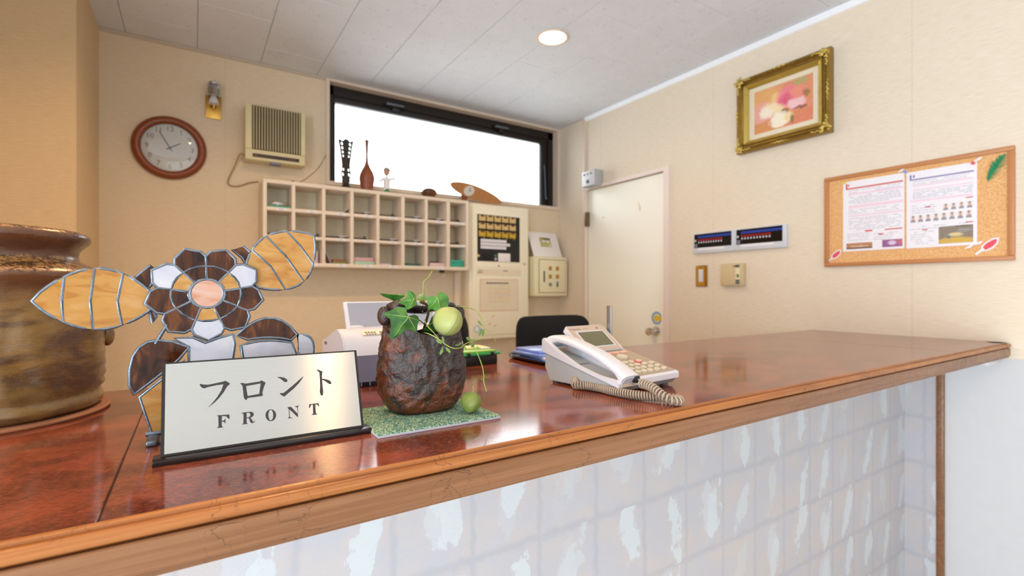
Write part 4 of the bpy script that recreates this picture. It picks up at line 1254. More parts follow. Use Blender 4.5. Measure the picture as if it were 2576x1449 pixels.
rects('text_line', 'text_grey', p2, textlines(0.86, 0.83, 2, 0.1, 0.9) + textlines(0.72, 0.64, 5, 0.1, 0.95) + textlines(0.54, 0.45, 4, 0.08, 0.45) + textlines(0.27, 0.24, 2, 0.06, 0.9) + textlines(0.20, 0.05, 6, 0.06, 0.42), w, h)
rects('red_heading', 'red_line', p2, [(0.85, 0.95, 0.575, 0.588), (0.28, 0.36, 0.515, 0.53), (0.85, 0.95, 0.275, 0.288), (0.24, 0.32, 0.222, 0.236)], w, h)
for k in range(4):
    rects('portrait', 'photo_person', p2, [(0.54 + 0.108 * k, 0.62 + 0.108 * k, 0.455, 0.535)], w, h)
for k in range(8):
    rects('portrait', 'photo_person', p2, [(0.06 + 0.113 * k, 0.145 + 0.113 * k, 0.335, 0.425)], w, h)
rects('photo', 'photo_stage', p2, [(0.48, 0.95, 0.035, 0.25)], w, h)
for (y, z, c, lab) in ((1.050, 1.733, 'yellow', 'yellow push pin at top left corner of the left poster'), (0.822, 1.737, 'blue_file', 'blue push pin between the tops of the two posters'), (0.612, 1.727, 'red', 'red push pin at top right corner of the right poster')):
    pp = thing_r('push_pin', lab, 'push pin', y, z, 'push pins on the cork board')
    pp.location.x = XR - 0.0097
    MB().lathe([(0.0055, 0.0), (0.0055, 0.002), (0.003, 0.003), (0.003, 0.008), (0.005, 0.010), (0.0045, 0.0115), (0.0, 0.0118)], 14, axis='y').build('head', c, pp, 50)
    pp.children[0].rotation_euler = (0, 0, -PI / 2)
# green feather
gf = thing_r('green_feather', 'fluffy green feather pinned at top right of the cork board', 'feather', 0.548, 1.662)
gf.location.x = XR - 0.010
m = MB()
sp = spline([(0.018, -0.020, -0.008), (0.006, 0.0, 0.02), (-0.01, 0.0, 0.05), (-0.025, 0.0, 0.075)], 10)
sp = [Vector((-0.003, 0.022 - 0.045 * k / 30, -0.008 + 0.085 * k / 30)) for k in range(31)]
for k, p in enumerate(sp):
    wd = 0.030 * math.sin(PI * (0.12 + 0.86 * k / 30)) + 0.003
    for s in (-1, 1):
        for q in range(5):
            j = rr.random() * 0.6 + 0.5
            d = Vector((-0.003 * rr.random() - 0.0005, s * 0.72 + -0.35, s * 0.30 + 0.65 + rr.uniform(-0.2, 0.2))).normalized()
            e = p + d * wd * j
            b = Vector((0, 0.0012, -0.0006))
            try:
                vs_ = [m.b.verts.new(p - b), m.b.verts.new(p + b), m.b.verts.new(e)]
                m.b.faces.new(vs_)
            except ValueError:
                pass
vane = m.build('vane', 'feather_green', gf)
MB().tube([Vector((-0.0035, 0.0245, -0.0122))] + sp, 0.0007, 6).build('quill', 'green_paint', gf, 60)
# red feather tags with white edge
def feather_tag(label, y, z, s):
    f = thing_r('red_feather_tag', label, 'paper tag', y, z, 'red feather tags on the cork board')
    f.location.x = XR - 0.0085
    ca, sa = math.cos(0.72), math.sin(0.72)
    def place(dx):
        return lambda u, v, w: Vector((dx - w, -(u * ca - v * sa) * s, (u * sa + v * ca) * s))
    outer = [(-0.045, -0.004), (-0.02, -0.004), (-0.012, -0.014), (0.01, -0.018), (0.032, -0.014), (0.05, 0.002), (0.035, 0.013), (0.01, 0.016), (-0.01, 0.013), (-0.02, 0.004), (-0.045, 0.004)]
    inner = [(-0.012, -0.008), (0.01, -0.012), (0.03, -0.009), (0.042, 0.002), (0.03, 0.008), (0.008, 0.011), (-0.010, 0.007)]
    MB().poly([outer], place(0.0), 0.0012).build('tag_paper', 'paper', f)
    MB().poly([inner], place(-0.0012), 0.0004).build('red_print', 'red', f)
feather_tag('large red feather tag with white edge at bottom right of cork board', 0.575, 1.410, 0.92)
feather_tag('small red feather tag with white edge at bottom left of cork board', 1.092, 1.405, 0.80)
for (y, z, lab) in ((0.598, 1.424, 'clear plastic corner clip at lower right of right poster'), (0.625, 1.412, 'clear plastic corner clip below right poster'), (0.6, 1.738, 'clear plastic clip above right poster'), (0.838, 1.745, 'clear plastic clip left of the blue push pin')):
    cc = MB().poly([[(-0.013, -0.006), (0.004, -0.003), (0.014, 0.007), (0.006, 0.008), (-0.008, 0.0)]], lambda u, v, w: Vector((-w, -u, v)), 0.0014).build('corner_clip', 'white_card', None, None, (XR - 0.0098, y, z))
    tag(cc, lab, 'clip')

# ------------------------------------------------------------------ two room-call panels side by side
def call_panel(label, y0, y1):
    z0, z1 = 1.462, 1.577
    cp = thing_r('call_panel', label, 'control panel', y0, z0, 'call panels on the right wall')
    w, h = y1 - y0, z1 - z0
    MB().box(-0.018, 0, 0, w, 0, h, 0.002).build('bezel', 'silver_paint', cp, 40)
    # u runs left to right as seen (towards -y)
    def r(name, material, u0, u1, v0, v1, x0, x1, bev=0.0, par=cp):
        return bx(name, material, par, x0, x1, w * (1 - u1), w * (1 - u0), h * v0, h * v1, bev)
    r('display', 'black_gloss', 0.035, 0.93, 0.27, 0.955, -0.0192, -0.0178)
    r('blue_strip', 'blue_strip', 0.13, 0.93, 0.75, 0.86, -0.0198, -0.019)
    for k in range(10):
        r('indicator', 'red_led', 0.135 + k * 0.06, 0.18 + k * 0.06, 0.60, 0.70, -0.0200, -0.019)
        r('call_button', 'silver_paint', 0.145 + k * 0.06, 0.172 + k * 0.06, 0.49, 0.57, -0.0205, -0.019, 0.0005)
    r('power_button', 'silver_paint', 0.05, 0.085, 0.58, 0.68, -0.0205, -0.019, 0.0005)
    r('speaker_slot', 'blue_grey', 0.05, 0.115, 0.30, 0.47, -0.0197, -0.019)
    r('name_strip', 'paper', 0.13, 0.77, 0.15, 0.25, -0.0188, -0.0175)
    return cp
call_panel('left of two silver framed call panels with red indicators', 1.5825, 1.847)
call_panel('right of two silver framed call panels with red indicators', 1.3055, 1.5815)
sw = thing_r('light_switch', 'brass plated light switch with white rocker, below the left call panel', 'light switch', 1.762, 1.269)
MB().box(-0.008, 0, 0, 0.074, 0, 0.122, 0.002).build('plate', 'brass', sw, 40)
bx('wooden_insert', 'amber_lens', sw, -0.009, -0.007, 0.012, 0.066, 0.006, 0.116)
MB().box(-0.014, -0.008, 0.022, 0.052, 0.026, 0.100, 0.003).build('rocker', 'white_plastic', sw, 40)
bx('indicator_dot', 'brown_mod', sw, -0.010, -0.008, 0.033, 0.043, 0.103, 0.109)
th = thing_r('thermostat', 'square beige thermostat beside the brass light switch', 'thermostat', 1.5275, 1.2715)
MB().box(-0.028, 0, 0, 0.136, 0, 0.122, 0.005).build('case', 'beige_plastic', th, 40)
MB().box(-0.030, -0.027, 0.044, 0.131, 0.006, 0.116, 0.0015).build('cover', 'beige_plastic', th, 40)
bx('dial_slot', 'keybox_cream', th, -0.029, -0.027, 0.018, 0.043, 0.008, 0.115)
bx('slot_end', 'text_dark', th, -0.0298, -0.0275, 0.019, 0.042, 0.009, 0.034)
bx('slot_end', 'text_dark', th, -0.0298, -0.0275, 0.019, 0.042, 0.098, 0.114)
bx('slider', 'brown_mod', th, -0.0318, -0.0295, 0.036, 0.056, 0.103, 0.109)
bx('scale_mark', 'moss', th, -0.0296, -0.0286, 0.022, 0.038, 0.045, 0.062)
# white signal box in the corner above the door and its conduit
sg = thing_r('signal_box', 'white wall signal box with three small lamps over the cream door', 'signal box', 2.618, 2.0)
MB().box(-0.08, 0, 0, 0.14, 0, 0.112, 0.005).build('body', 'grey_plastic', sg, 40)
MB().box(-0.084, -0.079, 0.002, 0.138, 0.002, 0.110, 0.003).build('front_cover', 'white_plastic', sg, 40)
for k, c in enumerate(('led_red', 'led_green', 'led_purple')):
    bl = MB().lathe([(0.008, 0.0), (0.006, 0.004), (0.0, 0.005)], 14, axis='y').build('signal_lamp', c, sg, 50)
    bl.rotation_euler = (0, 0, -PI / 2)
    bl.location = (-0.084, 0.038 + 0.036 * k, 0.086)
bl = MB().lathe([(0.014, 0.0), (0.013, 0.005), (0.0, 0.007)], 18, axis='y').build('buzzer', 'text_dark', sg, 50)
bl.rotation_euler = (0, 0, -PI / 2)
bl.location = (-0.084, 0.072, 0.032)
lone(bx('conduit_cover', 'trim_cream', None, XR - 0.014, XR, 2.800, 2.828, 0.0, ZC, 0.002), 'slim cream conduit strip running to the ceiling beside the door', 'conduit')

# ================================================================== on the counter
# ------------------------------------------------------------------ FRONT sign
SIGN_GLYPHS = [
    ([(36.8, 78.5), (38, 78.8), (40, 77.8), (45.7, 77), (60.8, 79.2), (63.3, 80), (67.9, 76.3), (67.2, 74.6), (65.2, 73.3), (61.2, 66.3), (56.3, 59.8), (51.4, 54.9), (44.7, 49.8), (50.2, 55.7), (54.5, 61.4), (58.8, 68.7), (61.1, 75.9), (54.1, 75.6), (45.6, 74.4), (41.2, 73.1), (39.4, 74), (37.7, 75.9)],),
    ([(78.5, 75.2), (81.4, 75.5), (84.5, 74.2), (100.5, 75.3), (102.5, 76.5), (107, 73.1), (105.8, 70.5), (104.8, 68), (102.6, 60.3), (103.5, 58.6), (102.4, 56.9), (86.3, 56.4), (85.6, 54.5), (84.5, 54.2), (83.1, 55.6), (82.2, 58.5), (81.8, 66.1), (81.3, 71.3), (80.4, 73.4)], [(85.3, 71.2), (101.4, 72.8), (100.4, 67), (99.3, 59.9), (86.5, 58.7), (85.6, 65.7)],),
    ([(120.4, 78.9), (124.5, 78.7), (129.3, 77.1), (132.2, 74.1), (132.1, 72.3), (130.4, 71.4), (128.3, 72.1), (126, 74.8), (123.7, 76.9)],),
    ([(122.5, 58.2), (126.2, 57.8), (127.6, 58.4), (137, 65.3), (142.9, 70), (151.1, 76.7), (151.4, 76.1), (146.4, 69.3), (139.7, 62.7), (129.5, 54.8), (128.1, 53.3), (126.4, 53.7), (123.4, 56.3)],),
    ([(168.7, 83.7), (170.2, 84.3), (176, 81), (175.1, 78.6), (174.5, 71.1), (174.5, 60.5), (174.9, 54.2), (174.1, 50), (172.6, 49), (171.2, 50.4), (170.5, 54.7), (171.5, 62.4), (171.9, 72.5), (171.8, 80.4)],),
    ([(174.6, 71.5), (180.1, 70.1), (184.1, 68.1), (186.1, 64.8), (185.6, 63.4), (183.7, 63.3), (181.6, 64.8), (178.4, 67.9), (174.5, 70.1)],),
    ([(54.1, 39.7), (66.6, 39), (66.8, 34), (65.6, 34.3), (63.2, 37.4), (59, 38.3), (58.6, 32.8), (60.7, 32.6), (61.9, 34.1), (62.4, 35.4), (62.5, 29.3), (61.9, 29.5), (61.3, 31.1), (58.6, 31.9), (58.7, 26.4), (60, 25.3), (60, 24.9), (53.8, 25.1), (53.8, 25.6), (55.4, 26.4), (55.3, 38.5), (54.2, 39.1)],),
    ([(79.8, 39.3), (87.1, 39.4), (90.9, 38.9), (92.5, 36.5), (92.3, 34.4), (90.3, 32.6), (88.6, 32.1), (90.6, 29.1), (91.1, 27.2), (92.4, 26.7), (93.1, 28.3), (93.5, 27.7), (92.7, 25.9), (90.4, 25.4), (88.6, 26.5), (87.7, 29.8), (86.8, 32), (84.6, 32.1), (84.5, 26.4), (85.7, 25.8), (85.7, 25.2), (79.6, 25.4), (79.6, 25.9), (81.1, 26.4), (81.5, 37.7), (79.9, 38.6)], [(84.8, 38.6), (87.3, 38.4), (88.9, 36.7), (88.6, 34.2), (86.9, 32.9), (84.7, 33)],),
    ([(117.1, 31.3), (116.7, 29.1), (115.7, 27.2), (114.4, 25.8), (112.7, 25), (110.8, 24.9), (109, 25.5), (107.5, 26.7), (106.2, 28.5), (105.5, 30.6), (105.3, 32.9), (105.6, 35.1), (106.6, 37), (107.9, 38.4), (109.6, 39.2), (111.4, 39.3), (113.3, 38.7), (114.9, 37.5), (116.1, 35.7), (116.9, 33.6)], [(113.9, 31.8), (113.7, 29.9), (113.2, 28.1), (112.5, 26.8), (111.7, 26), (110.9, 25.8), (110, 26.2), (109.3, 27.3), (108.8, 28.8), (108.5, 30.6), (108.4, 32.6), (108.6, 34.6), (109.1, 36.3), (109.7, 37.7), (110.5, 38.5), (111.4, 38.7), (112.2, 38.3), (113, 37.2), (113.5, 35.7), (113.8, 33.9)],),
    ([(130.5, 39.3), (134.6, 39.5), (142, 29.5), (141.9, 37.6), (139.4, 39.1), (139.4, 39.6), (144, 39.6), (143.9, 39), (142.6, 37.9), (142.1, 25.8), (141.4, 25.9), (132.7, 36.6), (132.6, 27.8), (132.9, 26.5), (135.4, 25.8), (135.4, 25.2), (130.4, 25.6), (130.5, 26.1), (131.9, 27.2), (132, 36.7), (130.6, 38.7)],),
    ([(156.3, 39.9), (167.9, 40), (168.3, 35.4), (167.8, 35.3), (166.3, 38.3), (163.8, 39), (163.6, 27.7), (165.1, 26.2), (165.1, 25.6), (158.7, 26), (158.7, 26.5), (160.5, 27.3), (160.9, 39), (158.8, 38.9), (156.7, 35), (156, 35.2)],),
]
IVY_LEAVES = [
    (0.655, (-48, 147.2), [(-49.3, 147.8), (-49.7, 159.8), (-60.5, 161.3), (-81.5, 151.8), (-72, 144.2), (-72.7, 132.4), (-75.6, 119.6), (-72.7, 115.7), (-55.9, 125.4), (-48.7, 129.5), (-43.4, 129.3), (-33.3, 124.4), (-31.9, 135.8), (-28.5, 140.2), (-31.9, 147.3), (-38, 150), (-43.4, 148.9)]),
    (0.69, (-25.8, 170.7), [(-21.9, 171.2), (-20.5, 176.3), (-26.8, 181.7), (-33.8, 184.4), (-37.3, 173.1), (-51.7, 165.7), (-39.4, 162.5), (-34.5, 155.1), (-25.4, 160), (-19, 163.5)]),
    (0.683, (8.4, 173.4), [(7.7, 174), (0.4, 176), (-6.6, 173.3), (-5.4, 162.8), (-4, 154), (1.8, 155.9), (7.7, 153), (15.1, 147.4), (17.4, 141.8), (25.7, 155.4), (29.5, 162.2), (30.2, 170.5), (25.7, 177.4), (15.9, 182.3), (11, 180.5), (9.2, 174.8)]),
    (0.73, (-23.1, 176.2), [(-22.8, 176.6), (-30.1, 178.7), (-37.4, 176), (-53, 176.5), (-67.6, 179.6), (-58.6, 174.5), (-47.3, 170.3), (-37.4, 166.3), (-28.7, 171.7)]),
    (0.7, (0.4, 130.5), [(1.9, 131.8), (7.8, 142.7), (18.4, 148.7), (29.1, 144.9), (23, 136.6), (16.9, 129.9), (15.4, 118.8), (7.8, 118.4), (-4, 122.2), (-5.5, 125.2)]),
    (0.712, (-1.9, 169), [(-2.7, 166.9), (-10.8, 167.7), (-7.6, 176.7), (-1.9, 179.9), (1.4, 175.2), (8.6, 173.1), (2.6, 170), (0.3, 165.9)]),
]

sg2 = thing('front_sign', 'silver reception desk sign reading FRONT in katakana and capitals, in a black stand', 'sign', (-0.030, 0.665, CT))
SL = math.hypot(0.037, 0.101)
SU = Vector((0, 0.037, 0.101)) / SL
SN = Vector((0, -0.101, 0.037)) / SL
SO = Vector((0, 0.0, 0.005))
SWD = 0.2235
def on_sign(u, v, w):
    return SO + Vector((u, 0, 0)) + SU * v + SN * w
MB().poly([[(0, 0), (SWD, 0), (SWD, SL), (0, SL)]], lambda u, v, w: on_sign(u, v, w - 0.0062), 0.0060).build('backing', 'sign_dark', sg2)
MB().poly([[(0.0035, 0.004), (SWD - 0.0035, 0.004), (SWD - 0.0035, SL - 0.0022), (0.0035, SL - 0.0022)]], lambda u, v, w: on_sign(u, v, w - 0.0002), 0.0012).build('metal_plate', 'brushed', sg2)
for loops in SIGN_GLYPHS:
    MB().poly([[(u / 1000, v / 1000) for u, v in lp] for lp in loops], lambda u, v, w: on_sign(u, v, 0.0010 + w), 0.0003).build('lettering', 'ink_black', sg2)
MB().box(-0.0068, SWD + 0.0068, -0.013, 0.012, 0.0, 0.0068, 0.001).build('base', 'sign_dark', sg2, 40)
MB().sweep([(0.0, 0.0068), (0.012, 0.0068), (0.050, 0.0), (0.046, 0.0)], (0.03, 0, 0), (SWD - 0.03, 0, 0), (0, 1, 0), (0, 0, 1)).build('rear_foot', 'sign_dark', sg2)

# ------------------------------------------------------------------ stained glass ornament: a spray of leaves and petals
gl = thing('stained_glass_ornament', 'stained glass panel of amber, brown and white leaves and petals behind the sign', 'ornament', (0.0, 0.775, CT))
lead = MB()
def pane(pts, material, y=0.0):
    P = [Vector((p[0], y, p[1])) for p in pts]
    MB().poly([pts], lambda u, v, w: Vector((u, y - 0.0015 + w, v)), 0.003).build('pane', material, gl)
    lead.tube(P, 0.0021, 8, True)
def bez(a, b, c, n=7):
    return [((1 - k / n) ** 2 * a[0] + 2 * (1 - k / n) * (k / n) * b[0] + (k / n) ** 2 * c[0], (1 - k / n) ** 2 * a[1] + 2 * (1 - k / n) * (k / n) * b[1] + (k / n) ** 2 * c[1]) for k in range(n + 1)]
def blade(base, tip, w1, w2, mats, nseg, y=0.0):
    """a leaf cut into panes by curved cross veins: half width w1 on one edge, w2 on the other"""
    bx_, tx = Vector(base), Vector(tip)
    ax = tx - bx_
    nn = Vector((-ax.y, ax.x)).normalized()
    def edge(t, w):
        return bx_ + ax * t + nn * (w * math.sin(PI * min(1, t * 0.92 + 0.08)) ** 0.8)
    for k in range(nseg):
        t0, t1 = k / nseg, (k + 1) / nseg
        A = [edge(t0 + (t1 - t0) * q / 4, w1) for q in range(5)]
        B = [edge(t0 + (t1 - t0) * q / 4, -w2) for q in range(5)]
        mid = lambda t: bx_ + ax * min(1.0, t + 0.06 * (1 - t))
        c1 = [mid(t1)] if t1 < 1 else []
        c0 = [mid(t0)] if t0 > 0 else []
        loop = A + c1 + B[::-1] + c0
        out = []
        for p in loop:
            if not out or (Vector(out[-1]) - Vector((p.x, p.y))).length > 0.0012:
                out.append((p.x, p.y))
        if (Vector(out[0]) - Vector(out[-1])).length < 0.0012:
            out.pop()
        pane(out, mats[k % len(mats)], y)
# two broad amber leaves, one reaching left, one up to the right
blade((-0.046, 0.176), (-0.156, 0.178), -0.040, -0.034, ['glass_amber'], 4, 0.0050)
blade((0.068, 0.206), (0.152, 0.272), 0.036, 0.045, ['glass_amber'], 4, 0.0050)
# a blossom: peach heart, ring of short brown petals, ring of long petals in turn white and brown
FC = Vector((0.016, 0.186))
heart = [(FC.x + 0.019 * math.cos(2 * PI * k / 20), FC.y + 0.019 * math.sin(2 * PI * k / 20)) for k in range(20)]
pane(heart, 'glass_peach')
NP = 9
for k in range(NP):
    a0, a1 = 2 * PI * k / NP + 0.2, 2 * PI * (k + 1) / NP + 0.2
    def pt(r, a):
        return (FC.x + r * math.cos(a), FC.y + r * 0.92 * math.sin(a))
    am = (a0 + a1) / 2
    inner = [pt(0.021, a0 + (a1 - a0) * q / 3) for q in range(4)]
    ring_ = [pt(0.040, a0 + (a1 - a0) * q / 3) for q in range(4)]
    pane(inner + ring_[::-1], 'glass_brown' if k % 3 else 'glass_amber')
    tipw = [pt(0.061, a0 + 0.10), pt(0.068, am), pt(0.061, a1 - 0.10)]
    pane(ring_ + [pt(0.054, a1), *tipw[::-1], pt(0.054, a0)], 'glass_white' if k % 3 == 0 else 'glass_brown')
# lower leaves that carry the blossom down to the counter
pane(bez((-0.004, 0.116), (-0.07, 0.150), (-0.066, 0.072)) + bez((-0.062, 0.060), (-0.03, 0.085), (-0.008, 0.108))[:-1], 'glass_brown')
pane(bez((0.050, 0.128), (0.095, 0.175), (0.128, 0.126)) + bez((0.120, 0.118), (0.09, 0.128), (0.054, 0.120))[:-1], 'glass_brown')
pane(bez((0.056, 0.114), (0.085, 0.124), (0.121, 0.114)) + bez((0.126, 0.098), (0.09, 0.062), (0.050, 0.080))[:-1], 'glass_white')
pane([(-0.004, 0.116), (-0.020, 0.128), (0.000, 0.128), (0.014, 0.120), (0.030, 0.126), (0.046, 0.130), (0.048, 0.116), (0.044, 0.082), (0.02, 0.077), (-0.004, 0.082)], 'glass_white')
pane([(-0.044, 0.148), (-0.048, 0.176), (-0.062, 0.206), (-0.046, 0.222), (-0.034, 0.214), (-0.050, 0.190), (-0.044, 0.170), (-0.040, 0.156)], 'glass_brown', 0.010)
pane([(0.046, 0.246), (0.060, 0.252), (0.076, 0.236), (0.078, 0.212), (0.070, 0.200), (0.066, 0.222), (0.058, 0.236)], 'glass_brown', 0.010)
pane(bez((0.129, 0.126), (0.158, 0.126), (0.148, 0.088)) + bez((0.140, 0.076), (0.128, 0.088), (0.131, 0.100))[:-1], 'glass_white')
pane([(-0.056, 0.056), (-0.008, 0.098), (-0.010, 0.060), (-0.020, 0.010), (-0.044, 0.010)], 'glass_amber')
pane([(-0.006, 0.078), (0.046, 0.076), (0.080, 0.070), (0.070, 0.010), (-0.014, 0.010)], 'glass_brown')
lead.tube([(-0.050, 0, 0.008), (0.078, 0, 0.008)], 0.0035, 8)
lead.box(-0.048, -0.036, -0.035, 0.035, 0.0, 0.007, 0.002).box(0.060, 0.072, -0.035, 0.035, 0.0, 0.007, 0.002)
lead.tube([(FC.x - 0.044, 0, FC.y - 0.040), (-0.040, 0, 0.122)], 0.0022)
lead.build('lead_came', 'lead', gl, 60)

# ------------------------------------------------------------------ tall stoneware jar on its round board
JX, JY = -0.260, 1.045
jb = MB().cyl(0.145, 0, 0.006, seg=72, bev=0.002).build('round_board', 'terracotta', None, 40, (JX, JY, CT))
tag(jb, 'thin round reddish board under the tall stoneware jar', 'board')
jar = thing('stoneware_jar', 'tall brown and olive glazed stoneware jar with a flared collar neck', 'jar', (JX, JY, CT + 0.006))
jprof = [(0.0, 0.0), (0.126, 0.0), (0.134, 0.006), (0.137, 0.014), (0.134, 0.022), (0.1325, 0.027), (0.136, 0.034), (0.1375, 0.05), (0.138, 0.09), (0.1385, 0.13), (0.138, 0.17), (0.1385, 0.197), (0.1415, 0.203), (0.1425, 0.209), (0.139, 0.2135), (0.126, 0.220), (0.113, 0.226), (0.1065, 0.231), (0.104, 0.238), (0.1055, 0.246), (0.112, 0.2535), (0.1175, 0.259), (0.1195, 0.2645), (0.118, 0.270), (0.112, 0.2745), (0.103, 0.277), (0.094, 0.2765), (0.090, 0.271), (0.092, 0.26), (0.094, 0.23), (0.12, 0.2), (0.125, 0.05), (0.0, 0.03)]
fine = []
for (a, b) in zip(jprof, jprof[1:]):
    n = max(1, int(math.hypot(b[0] - a[0], b[1] - a[1]) / 0.008))
    for k in range(n):
        fine.append((a[0] + (b[0] - a[0]) * k / n, a[1] + (b[1] - a[1]) * k / n))
fine.append(jprof[-1])
m = MB().lathe(fine, 120)
for v in m.b.verts:
    r = math.hypot(v.co.x, v.co.y)
    if r > 0.08 and v.co.z > 0.004:
        a = math.atan2(v.co.y, v.co.x)
        d = 0.0012 * math.sin(v.co.z * 420) * (1 if v.co.z < 0.2 else 0.2) + 0.0022 * noise.noise(Vector((math.cos(a) * 2.2, math.sin(a) * 2.2, v.co.z * 9)))
        # thumbed dent low on the front
        da, dz = (a + 1.05) / 0.16, (v.co.z - 0.066 + 0.12 * (a + 1.05)) / 0.030
        d -= 0.008 * math.exp(-(da * da + dz * dz))
        dl_ = abs((a + 1.22) - 0.10 * math.sin((v.co.z - 0.1) * 20))
        if 0.09 < v.co.z < 0.2:
            d -= 0.0022 * math.exp(-(dl_ / 0.02) ** 2)
        s = (r + d) / r
        v.co.x *= s
        v.co.y *= s
m.build('body', 'jar', jar, 70)
MB().ball((0.1385, 0.030, 0.108), 0.010, 0.016, 0.018).build('lug', 'jar', jar, 60)

# ------------------------------------------------------------------ green woven mat
mt = thing('woven_mat', 'small rectangular green and cream woven mat under the rough vase', 'mat', (0.199, 0.622, CT))
MWD, MDP = 0.184, 0.152
MB().box(0, MWD, 0, MDP, 0, 0.0035, 0.0008).build('backing', 'felt_grey', mt, 40)
m = MB()
nx, ny = 110, 92
gridv = []
for j in range(ny + 1):
    row = []
    for i in range(nx + 1):
        px, py = MWD * i / nx, MDP * j / ny
        e = min(i, nx - i, j, ny - j)
        hgt = 0.0016 + 0.0016 * abs(noise.noise(Vector((px * 520, py * 520, 1.0)))) + 0.0005 * math.sin(px * 1900) if e > 0 else 0.0
        row.append(m.b.verts.new((px + (0.0007 * noise.noise(Vector((py * 900, 3, px))) if e == 0 else 0), py, 0.0034 + hgt)))
    gridv.append(row)
for j in range(ny):
    for i in range(nx):
        m.b.faces.new((gridv[j][i], gridv[j][i + 1], gridv[j + 1][i + 1], gridv[j + 1][i]))
pile = m.build('pile', 'pile', mt, 60)
pile['kind'] = 'stuff'

# ------------------------------------------------------------------ rock-like basket vase
VX, VY, VZ = 0.300, 0.722, CT + 0.0062
vz = thing('rough_vase', 'dark rocky basket shaped vase with side knobs standing on the green mat', 'vase', (VX, VY, VZ))
vprof = [(0.0, 0.046), (0.004, 0.053), (0.012, 0.059), (0.025, 0.0645), (0.045, 0.0680), (0.065, 0.0685), (0.085, 0.0665), (0.1, 0.0645), (0.118, 0.062), (0.14, 0.0585), (0.166, 0.0545)]
def vrad(z):
    for (a, b) in zip(vprof, vprof[1:]):
        if z <= b[0]:
            f = (z - a[0]) / (b[0] - a[0])
            return a[1] + (b[1] - a[1]) * f
    return vprof[-1][1]
NA, NR = 150, 70
m = MB()
outer, inner = [], []
for k in range(NR + 1):
    f = k / NR
    ro, ri = [], []
    for i in range(NA):
        a = 2 * PI * i / NA
        c, s = math.cos(a), math.sin(a)
        lip = 0.118 + 0.046 * abs(c) ** 3.4
        z = lip * f
        r = vrad(z) - 0.0025
        ex = 2.6
        q = (abs(c) ** ex + abs(s / 0.80) ** ex) ** (-1 / ex)
        P = Vector((r * q * c, r * q * s, z))
        amp = min(1, f * 6) * (0.6 + 0.4 * min(1, (1 - f) * 8))
        nv = Vector((P.x * 34, P.y * 34, P.z * 24))
        rid = 1.0 - abs(noise.noise(nv + Vector((P.z * 20, 0, -P.x * 22))))
        d = amp * (0.0062 * (rid - 0.7) + 0.0026 * noise.noise(P * 95) + 0.0011 * noise.noise(P * 210))
        P2 = P + Vector((c, s, 0)) * d
        ro.append(m.b.verts.new(P2))
        ri.append(m.b.verts.new((P.x * 0.86, P.y * 0.84, max(0.01, z * 1.0))))
    outer.append(ro)
    inner.append(ri)
for k in range(NR):
    for i in range(NA):
        j = (i + 1) % NA
        m.b.faces.new((outer[k][i], outer[k][j], outer[k + 1][j], outer[k + 1][i]))
        if k > NR // 2:
            m.b.faces.new((inner[k][j], inner[k][i], inner[k + 1][i], inner[k + 1][j]))
for i in range(NA):
    j = (i + 1) % NA
    m.b.faces.new((outer[NR][i], outer[NR][j], inner[NR][j], inner[NR][i]))
m.b.faces.new(list(reversed(outer[0])))
m.b.faces.new(inner[NR // 2 + 1])
m.build('body', 'vase', vz, 70)
m = MB()
arch = spline([(-0.048, 0, 0.150), (-0.047, 0, 0.160), (-0.034, 0.002, 0.1605), (-0.010, 0.004, 0.155), (0.012, 0.004, 0.155), (0.034, 0.002, 0.160), (0.047, 0, 0.158), (0.048, 0, 0.150)], 8)
m.tube(arch, 0.019, 16, False, 0.36)
for v in m.b.verts:
    v.co += Vector((noise.noise(v.co * 90), noise.noise(v.co * 90 + Vector((9, 0, 0))), noise.noise(v.co * 90 + Vector((0, 9, 0))))) * 0.0022
m.build('arched_handle', 'vase', vz, 70)
for s in (-1, 1):
    MB().ball((s * 0.0615, -0.004, 0.146), 0.0095, 0.013, 0.0145).build('knob', 'vase', vz, 60)
bx('soil', 'soil', vz, -0.04, 0.04, -0.034, 0.034, 0.07, 0.098, 0.01)

# ------------------------------------------------------------------ ivy cutting in the vase
iv = thing('ivy_cutting', 'young ivy cutting with five-pointed green leaves growing out of the rough vase', 'plant', (VX, VY, VZ))
MB().tube(spline([(0.0005, 0.004, 0.090), (0.0014, -0.002, 0.118), (0.0046, -0.007, 0.1365), (0.0062, -0.012, 0.1521), (0.0003, -0.017, 0.1621), (-0.0113, -0.022, 0.1665)], 6), 0.0021, 8).build('stem', 'stem_brown', iv, 60)
leafm = ['leaf_dark', 'leaf_mid', 'leaf_mid', 'leaf_mid', 'leaf_dark', 'leaf_pale']
bend = [(0.30, 0.15), (0.2, -0.1), (0.25, 0.2), (0.5, 0.3), (0.2, 0.1), (0.3, 0.2)]
nodes = [(0.0035, -0.006, 0.130), (0.0003, -0.017, 0.1621), (0.0055, -0.013, 0.156), (-0.0113, -0.022, 0.1665), (0.002, -0.004, 0.122), (0.0003, -0.017, 0.1621)]
